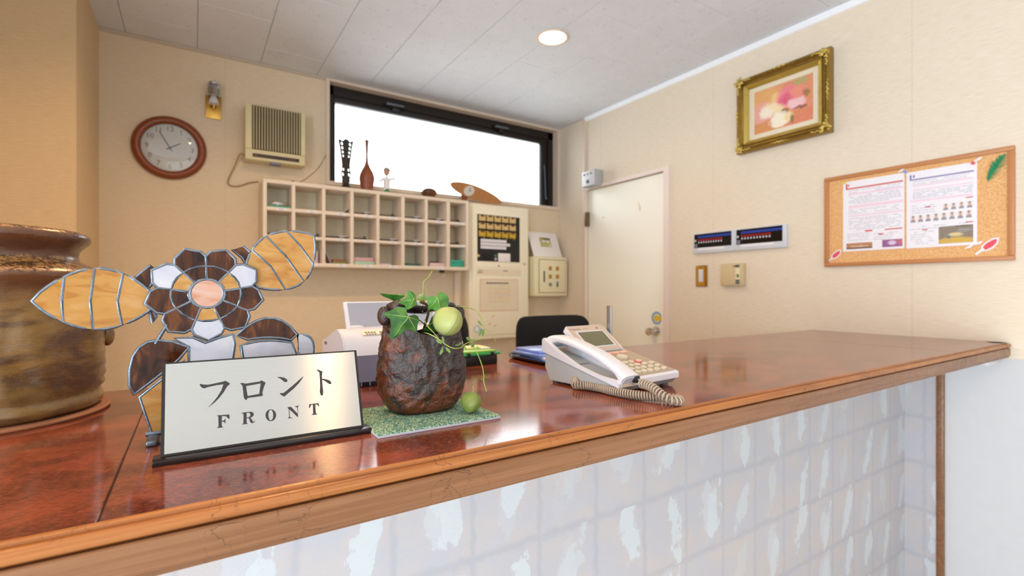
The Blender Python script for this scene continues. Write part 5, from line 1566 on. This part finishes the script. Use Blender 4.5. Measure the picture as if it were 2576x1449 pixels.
for q, (Y, c0, pts) in enumerate(IVY_LEAVES):
    cx, cz = c0[0] / 1000, c0[1] / 1000
    y0 = Y - VY
    P = [(x / 1000, z / 1000) for x, z in pts]
    far = max(P, key=lambda p: math.hypot(p[0] - cx, p[1] - cz))
    ax = Vector((far[0] - cx, far[1] - cz)).normalized()
    def surf_y(x, z):
        d = Vector((x - cx, z - cz))
        al, ac = d.dot(ax), d.x * -ax.y + d.y * ax.x
        # folded along the midrib, tip curling towards the viewer
        return y0 + bend[q][0] * abs(ac) * 0.9 - bend[q][1] * al * al * 14 - 0.0015 * math.sin(al * 300)
    # finer outline with soft bays between the points
    Q = []
    for i in range(len(P)):
        a, b = Vector(P[i]), Vector(P[(i + 1) % len(P)])
        for k in range(4):
            Q.append(a + (b - a) * (k / 4))
    m = MB()
    RN = 5
    def layer(off):
        rings = []
        for k in range(1, RN + 1):
            f = k / RN
            rings.append([m.b.verts.new((cx + (p.x - cx) * f, surf_y(cx + (p.x - cx) * f, cz + (p.y - cz) * f) + off, cz + (p.y - cz) * f)) for p in Q])
        ctr_ = m.b.verts.new((cx, y0 + off, cz))
        n = len(Q)
        for i in range(n):
            m.b.faces.new((ctr_, rings[0][i], rings[0][(i + 1) % n]))
            for k in range(RN - 1):
                m.b.faces.new((rings[k][i], rings[k + 1][i], rings[k + 1][(i + 1) % n], rings[k][(i + 1) % n]))
        return rings[-1]
    e1 = layer(-0.0003)
    e2 = layer(0.0003)
    for i in range(len(Q)):
        j = (i + 1) % len(Q)
        m.b.faces.new((e1[i], e1[j], e2[j], e2[i]))
    lf = m.build('leaf', leafm[q], iv, 60)
    # veins to the lobes
    tips = []
    n = len(P)
    for i in range(n):
        d = [math.hypot(P[(i + s) % n][0] - cx, P[(i + s) % n][1] - cz) for s in (-1, 0, 1)]
        if d[1] > d[0] and d[1] > d[2] and d[1] > 0.010:
            tips.append(P[i])
    m = MB()
    for tx, tz in tips:
        vp = [Vector((cx + (tx - cx) * f, surf_y(cx + (tx - cx) * f, cz + (tz - cz) * f) - 0.0003, cz + (tz - cz) * f)) for f in [k / 8 * 0.93 for k in range(9)]]
        m.tube(vp, [0.00065 * (1 - 0.75 * k / 8) for k in range(9)], 5)
    m.build('vein', 'leaf_vein', lf, 60)
    nd_ = Vector(nodes[q])
    pe = Vector((cx, y0, cz))
    mid = (nd_ + pe) / 2 + Vector((0, 0.002, 0.004))
    MB().tube(spline([nd_, mid, pe], 6), 0.0008, 6).build('petiole', 'stem_brown' if q in (0, 4) else 'vine', iv, 60)

# ------------------------------------------------------------------ balloon vine trailing over the lip
bvn = thing('balloon_vine', 'thin trailing vine with wispy leaves and one pale papery seed pod', 'plant', (VX, VY, VZ))
V2 = spline([(-0.0055, -0.022, 0.1197), (-0.0135, -0.059, 0.1210), (-0.0035, -0.067, 0.1145), (0.009, -0.074, 0.1039), (0.0191, -0.077, 0.0996), (0.0355, -0.066, 0.0991), (0.0411, -0.062, 0.1017), (0.0561, -0.054, 0.1051), (0.0719, -0.052, 0.1077), (0.08, -0.052, 0.1108), (0.0829, -0.052, 0.1234), (0.0812, -0.047, 0.1388), (0.0797, -0.032, 0.1511), (0.0688, -0.022, 0.1565), (0.0544, -0.012, 0.1582)], 7)
def runner(pts, r):
    MB().tube(pts, r * 1.15, 6).build('runner', 'vine', bvn, 60)
runner(V2, 0.0007)
runner(spline([(-0.0048, -0.022, 0.1397), (-0.0082, -0.042, 0.1307), (-0.0048, -0.058, 0.1215), (-0.0012, -0.069, 0.1119)], 6), 0.0006)
runner(spline([(0.0592, -0.053, 0.1050), (0.066, -0.057, 0.0897), (0.0727, -0.062, 0.0689), (0.0731, -0.067, 0.0543), (0.0702, -0.072, 0.0457), (0.0721, -0.077, 0.0312)], 6), 0.0006)
runner(spline([(-0.0028, -0.010, 0.150), (-0.0028, -0.012, 0.1801), (-0.002, -0.012, 0.1969), (0.0047, -0.012, 0.2025), (0.0122, -0.012, 0.2139)], 6), 0.0005)
runner(spline([(0.0047, -0.012, 0.160), (0.0032, -0.012, 0.1829), (-0.0005, -0.012, 0.1913)], 6), 0.0004)
runner(spline([(0.0829, -0.052, 0.1248), (0.0964, -0.052, 0.1143), (0.1031, -0.052, 0.1024)], 6), 0.0004)
rr = random.Random(11)
def wisp(c, n, sp):
    for k in range(n):
        d = Vector((rr.uniform(-1, 1) * 0.6, rr.uniform(-0.4, 0.4), rr.uniform(-1, 0.5))).normalized()
        s = Vector((d.z, rr.uniform(-0.5, 0.5), -d.x)).normalized()
        L_ = sp * rr.uniform(0.5, 1.0)
        w_ = L_ * 0.26
        cc = Vector(c) + d * L_ * 0.35
        m = MB()
        prof_ = [(0, 0), (0.25, 0.6), (0.35, 0.3), (0.5, 1.0), (0.65, 0.4), (0.78, 0.7), (1.0, 0.0)]
        top = [cc + d * L_ * a + s * w_ * b for a, b in prof_]
        bot = [cc + d * L_ * a - s * w_ * b for a, b in prof_[1:-1]]
        nrm = d.cross(s).normalized() * 0.00025
        loop = top + bot[::-1]
        A = [m.b.verts.new(p - nrm) for p in loop]
        B = [m.b.verts.new(p + nrm) for p in loop]
        m.b.faces.new(A)
        m.b.faces.new(list(reversed(B)))
        for i in range(len(A)):
            m.b.faces.new((A[i], B[i], B[(i + 1) % len(A)], A[(i + 1) % len(A)]))
        m.build('wispy_leaf', 'vine_leaf', bvn)
wisp((0.0035, -0.074, 0.1050), 5, 0.013)
wisp((0.0816, -0.052, 0.1255), 5, 0.013)
wisp((0.0597, -0.055, 0.1050), 5, 0.012)
wisp((0.0385, -0.064, 0.1030), 4, 0.011)
wisp((0.0650, -0.055, 0.1010), 3, 0.009)
wisp((0.0031, -0.012, 0.202), 3, 0.006)
wisp((0.0715, -0.069, 0.05), 2, 0.006)
def pod(c, r, material, parent, name, seed):
    """papery three-ribbed balloon"""
    m = MB()
    rings, u, v = [], 36, 20
    for k in range(v + 1):
        ph_ = PI * k / v
        ring_ = []
        for i in range(u):
            a = 2 * PI * i / u
            rad = r * math.sin(ph_) * (1 + 0.11 * math.cos(3 * a) + 0.025 * math.cos(6 * a) + 0.05 * noise.noise(Vector((math.cos(a) * 2, math.sin(a) * 2, k * 0.3 + seed))))
            ring_.append(m.b.verts.new((rad * math.cos(a), rad * math.sin(a), -r * math.cos(ph_) * (1.02 if ph_ > PI / 2 else 0.98))))
        rings.append(ring_)
    for k in range(v):
        for i in range(u):
            j = (i + 1) % u
            try:
                m.b.faces.new((rings[k][i], rings[k][j], rings[k + 1][j], rings[k + 1][i]))
            except ValueError:
                pass
    bmesh.ops.remove_doubles(m.b, verts=m.b.verts, dist=1e-5)
    o = m.build(name, material, parent, 70, c)
    rb_ = MB()
    for q in range(3):
        a = 2 * PI * q / 3
        rb_.tube([(1.145 * r * math.sin(PI * k / 16) * math.cos(a), 1.145 * r * math.sin(PI * k / 16) * math.sin(a), -r * 1.01 * math.cos(PI * k / 16)) for k in range(17)], 0.00045, 5)
    rb_.build('rib', 'moss', o, 60)
    return o
pd = pod((0.0180, -0.060, 0.1376), 0.0215, 'pod_pale', bvn, 'seed_pod', 1)
pd.rotation_euler = (0.3, 0.4, 0.5)
runner([(0.0300, -0.052, 0.156), (0.0220, -0.058, 0.158), (0.0045, -0.020, 0.150)], 0.0005)
fp = thing('fallen_seed_pod', 'green balloon-like seed pod lying on the corner of the green mat', 'seed pod', (0.352, 0.655, CT + 0.0062))
pb = pod((0, 0, 0.0150), 0.0152, 'pod_green', fp, 'pod', 4)
pb.rotation_euler = (0.5, 0.25, 0.3)
MB().tube([(0.003, 0.002, 0.0295), (0.005, 0.003, 0.034), (0.004, 0.004, 0.039)], 0.0006, 6).build('stalk', 'vine', fp, 60)

# ------------------------------------------------------------------ white receipt printer with raised lid
rp = thing('receipt_printer', 'white desktop printer with raised grey lid behind the rough vase', 'printer', (0.247, 0.967, CT))
RW_ = 0.253
side = [(0.002, 0.012), (0.0, 0.062), (0.004, 0.075), (0.014, 0.092), (0.030, 0.104), (0.048, 0.110), (0.066, 0.111), (0.085, 0.107), (0.192, 0.079), (0.196, 0.072), (0.196, 0.012)]
up_side = [(0.0, 0.062)] + side[2:-1] + [(0.196, 0.045), (0.1, 0.055)]
def yz(x0):
    return lambda u, v, w: Vector((x0 + w, u, v))
MB().poly([[(0.0005, 0.010), (0.0005, 0.0618), (0.1, 0.0548), (0.1955, 0.0448), (0.1955, 0.010)]], yz(0.003), RW_ - 0.006).build('lower_case', 'blue_grey', rp)
m = MB().poly([up_side], yz(0.0), RW_)
m.build('upper_case', 'white_plastic', rp, 30)
MB().poly([[(p[0] * 0.97 + 0.003, p[1] * 0.985 + 0.0002) for p in up_side]], yz(-0.0025), 0.003).build('side_cover', 'white_plastic', rp, 30)
MB().box(0.004, RW_ - 0.004, 0.004, 0.192, 0.0, 0.0115, 0.001).build('base', 'black', rp, 40)
for k in range(14):
    bx('vent_fin', 'blue_grey', rp, 0.012 + k * 0.017, 0.0145 + k * 0.017, 0.0025, 0.006, 0.002, 0.010)
ld = MB().box(-0.105, 0.105, -0.004, 0.004, 0.0, 0.066, 0.003, rot=Matrix.Rotation(-0.5, 3, 'X'), at=(0.131, 0.115, 0.135)).build('lid', 'white_plastic', rp, 40)
MB().box(-0.097, 0.097, -0.0047, -0.0037, 0.0, 0.058, 0.0003, rot=Matrix.Rotation(-0.5, 3, 'X'), at=(0.131, 0.1113, 0.1367)).build('lid_liner', 'lid_grey', ld)
for hx in (0.045, 0.215):
    MB().box(hx - 0.012, hx + 0.012, 0.075, 0.105, 0.105, 0.115, 0.003).build('hinge', 'white_plastic', rp, 40)
lb = MB().box(0.042, 0.104, -0.0003, 0.0003, 0.0, 0.015, rot=Matrix.Rotation(-1.02, 3, 'X'), at=(0.070, 0.0283, 0.1040)).build('masking_label', 'paper_cream', rp)
m = MB()
for k in range(9):
    if k != 4:
        m.box(0, 0.0045, -0.0005, 0.0005, 0, 0.003, rot=Matrix.Rotation(-1.02, 3, 'X'), at=(0.046 + k * 0.006, 0.0285, 0.1046))
        m.box(0, 0.004, -0.0005, 0.0005, 0, 0.003, rot=Matrix.Rotation(-1.02, 3, 'X'), at=(0.048 + k * 0.0055, 0.0240, 0.1014))
m.build('label_print', 'text_dark', lb)
bx('side_button', 'text_dark', rp, -0.0042, -0.0024, 0.150, 0.166, 0.072, 0.078, 0.001)

# ------------------------------------------------------------------ green lidded box, folder tray
gb = thing('card_box', 'black box with translucent green lid and yellow card on top', 'box', (0.563, 1.091, CT))
MB().box(0.0, 0.099, 0.0, 0.090, 0.0, 0.024, 0.002).build('tray', 'black', gb, 40)
MB().box(-0.005, 0.107, -0.004, 0.094, 0.0242, 0.031, 0.002).build('lid', 'green_clear', gb, 40)
MB().box(0.002, 0.098, 0.003, 0.060, 0.031, 0.0355, 0.0015).build('lime_card', 'lime', gb, 40)
MB().box(0.000, 0.094, 0.045, 0.092, 0.0356, 0.0405, 0.0015).build('yellow_card', 'pale_yellow', gb, 40)
for cx_ in (0.014, 0.082):
    MB().box(cx_ - 0.005, cx_ + 0.005, -0.0055, 0.004, 0.0225, 0.0325, 0.001).build('clip', 'dark_brown', gb, 40)
MB().box(0.072, 0.1, 0.035, 0.055, 0.0356, 0.0385, 0.002).build('white_tag', 'white_card', gb, 40)
tag(MB().cyl(0.013, 0.0, 0.03, axis='z', seg=28, bev=0.003).build('white_roll', 'white_card', None, 40, (0.533, 1.075, CT)), 'small white paper roll between rough vase and green box', 'roll')

ft = thing('document_tray', 'shallow black rimmed oval tray holding blue folders', 'tray', (0.845, 1.066, CT))
m = MB().lathe([(0.0, 0.0), (0.90, 0.0), (0.97, 0.004), (1.0, 0.010), (0.985, 0.0115), (0.955, 0.0065), (0.9, 0.004), (0.0, 0.004)], 72)
for v in m.b.verts:
    a = math.atan2(v.co.y, v.co.x)
    r = math.hypot(v.co.x, v.co.y)
    q = (abs(math.cos(a)) ** 5 + abs(math.sin(a)) ** 5) ** (-1 / 5)
    v.co.x, v.co.y = 0.111 * r * q * math.cos(a), 0.124 * r * q * math.sin(a)
m.build('tray_body', 'black_gloss', ft, 50)
for q, (fx, fy, z0, rz, c, lab) in enumerate(((0.836, 1.062, 0.0045, 0.02, 'blue_dark', 'dark blue folder lying undermost in the oval tray'), (0.850, 1.055, 0.0075, -0.05, 'paper', 'white paper sheaf between the blue folders in the tray'), (0.832, 1.100, 0.0150, 0.06, 'blue_file', 'translucent blue folder under the topmost one in the tray'), (0.845, 1.105, 0.0215, -0.03, 'blue_file', 'translucent blue folder lying topmost in the oval tray'))):
    hw, hd = (0.082, 0.098) if q < 2 else (0.078, 0.060)
    fo_ = MB().box(-hw, hw, -hd, hd, 0, (0.0028, 0.007, 0.006, 0.007)[q], 0.0008).build('folder' if q != 1 else 'paper_sheaf', c, None, 40, (fx, fy, CT + z0))
    fo_.rotation_euler = (0, 0, rz)
    tag(fo_, lab, 'folder' if q != 1 else 'paper', 'folders in the oval tray' if q != 1 else None)

# ------------------------------------------------------------------ desk telephone
tp = thing('desk_telephone', 'white and beige desk telephone with raised display, handset and coiled cord', 'telephone', (0.7165, 0.738, CT), math.radians(5))
HW = 0.0925
def prism_x(mb, pts, x0, x1):
    return mb.poly([pts], lambda u, v, w: Vector((x0 + w, u, v)), x1 - x0)
prism_x(MB(), [(-0.086, 0.005), (-0.098, 0.017), (0.098, 0.064), (0.098, 0.030), (0.084, 0.005)], -HW + 0.004, HW - 0.002).build('base', 'grey_plastic', tp, 20)
# top deck
dk = prism_x(MB(), [(-0.100, 0.016), (-0.100, 0.026), (-0.097, 0.029), (0.030, 0.058), (0.098, 0.074), (0.100, 0.062)], -0.034, HW).build('deck', 'white_plastic', tp, 20)
SLP = math.atan2(0.029, 0.127)
def deck(u, v, w):
    return Vector((u, -0.097 + v * math.cos(SLP), 0.0292 + v * math.sin(SLP))) + Vector((0, -math.sin(SLP), math.cos(SLP))) * w
MB().poly([[(-0.030, 0.004), (HW - 0.004, 0.004), (HW - 0.004, 0.132), (-0.030, 0.132)]], deck, 0.0010).build('keypad_panel', 'phone_beige', tp)
def keyform(rx, ry, n=18):
    return [(rx * math.cos(2 * PI * k / n), ry * math.sin(2 * PI * k / n)) for k in range(n)]
def keytop(name, u, v, rx, ry, material, h=0.003, n=18):
    return MB().poly([[(u + a, v + b) for a, b in keyform(rx, ry, n)]], lambda a, b, w: deck(a, b, 0.001 + w), h).build(name, material, tp)
for r_ in range(4):
    for c_ in range(3):
        keytop('key', -0.014 + c_ * 0.0185, 0.016 + (3 - r_) * 0.0155, 0.0076, 0.0052, 'phone_key')
for r_ in range(4):
    keytop('key', 0.046 if r_ else 0.047, 0.016 + (3 - r_) * 0.0155, 0.0076, 0.0052, 'phone_key')
for r_ in range(3):
    keytop('key', 0.068, 0.016 + r_ * 0.0155, 0.0076, 0.0048, 'phone_key')
MB().poly([[(0.046 + a, 0.0625 + b) for a, b in keyform(0.0105, 0.0078)]], lambda a, b, w: deck(a, b, 0.001 + w), 0.0018).build('red_key_ring', 'red', tp)
keytop('navigation_key', 0.030, 0.092, 0.0125, 0.0105, 'phone_key', 0.004, 24)
for k in range(4):
    MB().poly([[(-0.020 + k * 0.024, 0.112), (0.000 + k * 0.024, 0.112), (0.000 + k * 0.024, 0.120), (-0.020 + k * 0.024, 0.120)]], lambda a, b, w: deck(a, b, 0.001 + w), 0.003).build('soft_key', 'phone_key_peach', tp)
for k in range(3):
    keytop('small_key', -0.018 + k * 0.014, 0.102, 0.0042, 0.0026, 'white_plastic', 0.002, 12)
# display head
def head(u, v, w):
    c, s = math.cos(0.66), math.sin(0.66)
    return Vector((u, 0.030 + v * c, 0.0625 + v * s)) + Vector((0, -s, c)) * w
m = MB().poly([[(-0.036, 0), (0.078, 0), (0.080, 0.004), (0.080, 0.074), (0.074, 0.080), (-0.034, 0.080), (-0.040, 0.074), (-0.040, 0.004)]], lambda u, v, w: head(u, v, w - 0.010), 0.010)
m.build('display_housing', 'white_plastic', tp, 20)
MB().poly([[(-0.034, 0.002), (0.074, 0.002), (0.076, 0.074), (0.072, 0.078), (-0.032, 0.078), (-0.036, 0.074)]], lambda u, v, w: head(u, v, w), 0.0014).build('display_face', 'phone_light', tp)
MB().poly([[(-0.022, 0.010), (0.064, 0.010), (0.064, 0.060), (-0.022, 0.060)]], lambda u, v, w: head(u, v, 0.0014 + w), 0.0008).build('display_frame', 'silver_paint', tp)
MB().poly([[(-0.018, 0.013), (0.060, 0.013), (0.060, 0.057), (-0.018, 0.057)]], lambda u, v, w: head(u, v, 0.0022 + w), 0.0004).build('lcd_screen', 'lcd', tp)
c_, s_ = math.cos(0.66), math.sin(0.66)
HM = Matrix(((1, 0, 0, -0.016), (0, c_, -s_, 0.030 + 0.068 * c_ - 0.0016 * s_), (0, s_, c_, 0.0625 + 0.068 * s_ + 0.0016 * c_), (0, 0, 0, 1)))
lettering('maker_lettering', 'Panasonic', 0.0082, 'text_dark', tp, HM)
m = MB()
for q in range(5):
    m.poly([[(0.009 + q * 0.0034, 0.0668), (0.0112 + q * 0.0034, 0.0668), (0.0112 + q * 0.0034, 0.0694), (0.009 + q * 0.0034, 0.0694)]], lambda u, v, w: head(u, v, 0.0014 + w), 0.0003)
m.build('model_print', 'phone_beige', tp)
MB().poly([[(0.052 + a, 0.068 + b) for a, b in keyform(0.003, 0.0025, 10)]], lambda u, v, w: head(u, v, 0.0014 + w), 0.0006).build('indicator', 'text_dark', tp)
prism_x(MB(), [(0.040, 0.058), (0.095, 0.108), (0.100, 0.104), (0.100, 0.062)], -0.03, 0.068).build('head_support', 'grey_plastic', tp, 20)
# cradle side with the handset resting on it
prism_x(MB(), [(-0.100, 0.016), (-0.101, 0.023), (-0.096, 0.028), (-0.05, 0.032), (0.0, 0.043), (0.06, 0.068), (0.100, 0.090), (0.104, 0.086), (0.104, 0.062)], -HW, -HW + 0.010).build('side_wall', 'white_plastic', tp, 30)
prism_x(MB(), [(-0.100, 0.016), (-0.097, 0.022), (0.0, 0.033), (0.07, 0.052), (0.098, 0.068), (0.100, 0.055)], -HW + 0.010, -0.034).build('cradle', 'phone_light', tp, 20)
bx('speaker_grille', 'blue_grey', tp, -0.074, -0.046, 0.010, 0.045, 0.034, 0.0445, 0.002)
# handset: bowed grip with two thicker ends, the lower one near the front
hp = spline([(-0.062, 0.100, 0.080), (-0.062, 0.092, 0.0875), (-0.062, 0.060, 0.0870), (-0.062, 0.020, 0.0795), (-0.062, -0.030, 0.0655), (-0.062, -0.072, 0.0480), (-0.062, -0.098, 0.0340), (-0.062, -0.104, 0.0300)], 8)
m = MB()
n = len(hp)
rings = []
for i, p in enumerate(hp):
    f = i / (n - 1)
    tg = (hp[min(n - 1, i + 1)] - hp[max(0, i - 1)]).normalized()
    nrm = Vector((1, 0, 0)).cross(tg).normalized()
    if nrm.z < 0:
        nrm = -nrm
    e = 0.55 + 0.45 * math.cos(2 * PI * f)
    wd = 0.0175 + 0.005 * e
    up_h = 0.0075
    dn = 0.007 + 0.020 * max(0, math.cos(2 * PI * f)) ** 1.5
    if f < 0.02 or f > 0.98:
        wd *= 0.80; up_h *= 0.5; dn *= 0.75
    ring_ = []
    for k in range(20):
        a = 2 * PI * k / 20
        cx_ = math.copysign(abs(math.cos(a)) ** 0.55, math.cos(a)) * wd
        sz_ = math.copysign(abs(math.sin(a)) ** 0.7, math.sin(a))
        ring_.append(m.b.verts.new(p + Vector((cx_, 0, 0)) + nrm * (sz_ * (up_h if sz_ > 0 else dn))))
    rings.append(ring_)
for a, b in zip(rings, rings[1:]):
    for k in range(20):
        j = (k + 1) % 20
        m.b.faces.new((a[k], a[j], b[j], b[k]))
m.b.faces.new(rings[0])
m.b.faces.new(list(reversed(rings[-1])))
hs = m.build('handset', 'white_plastic', tp, 50)
bx('cord_socket', 'black', hs, -0.054, -0.042, -0.1085, -0.100, 0.022, 0.034, 0.001)
for fx_, fy_ in ((-0.075, -0.078), (0.075, -0.078), (-0.075, 0.078), (0.075, 0.078)):
    MB().cyl(0.008, 0.0, 0.006, (fx_, fy_, 0), 'z', 16).build('rubber_foot', 'text_dark', tp, 40)
MB().box(0.085, 0.091, 0.070, 0.083, 0.06, 0.155, 0.0015).build('antenna', 'steel', tp, 40)
# coiled cord: small loop by the left side, long run along the front, turned back up to the handset
T = Matrix.Translation((0.7165, 0.738, CT)) @ Matrix.Rotation(math.radians(5), 4, 'Z')
TI = T.inverted()
wc = [(0.640, 0.745, 1.080), (0.628, 0.738, 1.074), (0.616, 0.728, 1.0680), (0.618, 0.716, 1.0680), (0.629, 0.700, 1.0680), (0.634, 0.676, 1.0680), (0.633, 0.650, 1.0680), (0.636, 0.622, 1.0680), (0.645, 0.594, 1.0680), (0.658, 0.570, 1.0680), (0.672, 0.552, 1.0680), (0.678, 0.538, 1.0680), (0.668, 0.529, 1.0680), (0.655, 0.533, 1.0700), (0.650, 0.547, 1.0760), (0.652, 0.565, 1.0830), (0.655, 0.583, 1.0860), (0.656, 0.600, 1.0860)]
path = spline([TI @ Vector(p) for p in wc], 24)
# even spacing along the path
acc = [0.0]
for a, b in zip(path, path[1:]):
    acc.append(acc[-1] + (b - a).length)
total = acc[-1]
def at_len(s):
    s = max(0, min(total - 1e-6, s))
    for i in range(len(acc) - 1):
        if s <= acc[i + 1]:
            f = (s - acc[i]) / max(1e-9, acc[i + 1] - acc[i])
            return path[i].lerp(path[i + 1], f), (path[i + 1] - path[i]).normalized()
    return path[-1], (path[-1] - path[-2]).normalized()
hel = []
ang = 0.0
step = 0.00036
s_ = 0.0
upv = Vector((0, 0, 1))
while s_ < total:
    p, tg = at_len(s_)
    u_ = (upv - tg * upv.dot(tg))
    u_ = u_.normalized() if u_.length > 1e-4 else Vector((0, 1, 0))
    w_ = tg.cross(u_)
    pitch = 0.0047 if s_ < total * 0.62 else 0.0062
    ang += 2 * PI * step / pitch
    hel.append(p + u_ * (0.0066 * math.cos(ang)) + w_ * (0.0066 * math.sin(ang)))
    s_ += step
endp = Vector((-0.048, -0.106, 0.028))
hel += spline([hel[-1], hel[-1] + Vector((0.002, 0.006, 0.004)), endp + Vector((0.004, -0.012, -0.001)), endp], 6)[1:]
MB().tube(hel, 0.0017, 7).build('coiled_cord', 'cord', tp, 70)

# ------------------------------------------------------------------ office chairs behind the counter
def office_chair(label, loc, rz):
    ch = thing('office_chair', label, 'chair', loc, rz, 'office chairs behind the counter')
    # backrest: rounded cushion slightly bowed
    m = MB()
    NX, NZ = 14, 12
    w2, h0, h1 = 0.20, 0.74, 1.135
    def shape(u, v):
        x = u * w2 * (1 - 0.0 * v)
        z = h0 + (h1 - h0) * v
        cr = 0.055
        dx = max(0, abs(x) - (w2 - cr))
        dz = max(0, z - (h1 - cr)) if z > (h0 + h1) / 2 else max(0, (h0 + cr) - z)
        if dx > 0 and dz > 0:
            l = math.hypot(dx, dz)
            if l > cr:
                sgn = 1 if x > 0 else -1
                x = sgn * (w2 - cr + dx * cr / l)
                z = (h1 - cr + dz * cr / l) if z > (h0 + h1) / 2 else (h0 + cr - dz * cr / l)
        return x, z
    fr, bk_ = [], []
    for j in range(NZ + 1):
        a, b = [], []
        for i in range(NX + 1):
            u, v = -1 + 2 * i / NX, j / NZ
            x, z = shape(u, v)
            e = (1 - abs(u) ** 6) * (1 - abs(2 * v - 1) ** 6)
            bow = 0.05 * (x / w2) ** 2
            a.append(m.b.verts.new((x, -bow - 0.006 - 0.020 * e, z)))
            b.append(m.b.verts.new((x, -bow + 0.006 + 0.018 * e, z)))
        fr.append(a)
        bk_.append(b)
    for j in range(NZ):
        for i in range(NX):
            m.b.faces.new((fr[j][i], fr[j][i + 1], fr[j + 1][i + 1], fr[j + 1][i]))
            m.b.faces.new((bk_[j][i + 1], bk_[j][i], bk_[j + 1][i], bk_[j + 1][i + 1]))
    for j in range(NZ):
        m.b.faces.new((fr[j + 1][0], bk_[j + 1][0], bk_[j][0], fr[j][0]))
        m.b.faces.new((fr[j][NX], bk_[j][NX], bk_[j + 1][NX], fr[j + 1][NX]))
    for i in range(NX):
        m.b.faces.new((fr[0][i], bk_[0][i], bk_[0][i + 1], fr[0][i + 1]))
        m.b.faces.new((fr[NZ][i + 1], bk_[NZ][i + 1], bk_[NZ][i], fr[NZ][i]))
    m.build('backrest', 'black_fabric', ch, 60)
    MB().box(-0.22, 0.22, -0.48, -0.03, 0.52, 0.585, 0.025, 3).build('seat', 'black_fabric', ch, 50)
    MB().tube([(0, 0.03, 0.88), (0, 0.045, 0.66), (0, 0.02, 0.53), (0, -0.12, 0.505)], 0.016).build('back_bar', 'black', ch, 60)
    MB().cyl(0.028, 0.12, 0.50, (0, -0.24, 0)).build('gas_column', 'black', ch, 40)
    for k in range(5):
        a = 2 * PI * k / 5 + 0.3
        d = Vector((math.cos(a), math.sin(a), 0))
        c0 = Vector((0, -0.24, 0))
        lg = MB().tube([c0 + Vector((0, 0, 0.135)), c0 + d * 0.28 + Vector((0, 0, 0.085))], [0.024, 0.016], 10).build('leg', 'black', ch, 50)
        MB().lathe([(0.020, -0.011), (0.027, -0.008), (0.027, 0.008), (0.020, 0.011)], 18, c0 + d * 0.28 + Vector((0, 0, 0.0272)), 'y').tube([c0 + d * 0.28 + Vector((0, 0, 0.03)), c0 + d * 0.28 + Vector((0, 0, 0.09))], 0.008).build('caster', 'black', lg, 40)
    return ch
office_chair('black fabric office chair behind the counter in front of the alarm cabinet', (1.334, 1.765, 0), 0.0)
office_chair('black office chair seen edge-on behind the rough vase', (1.000, 1.95, 0), math.radians(-106))
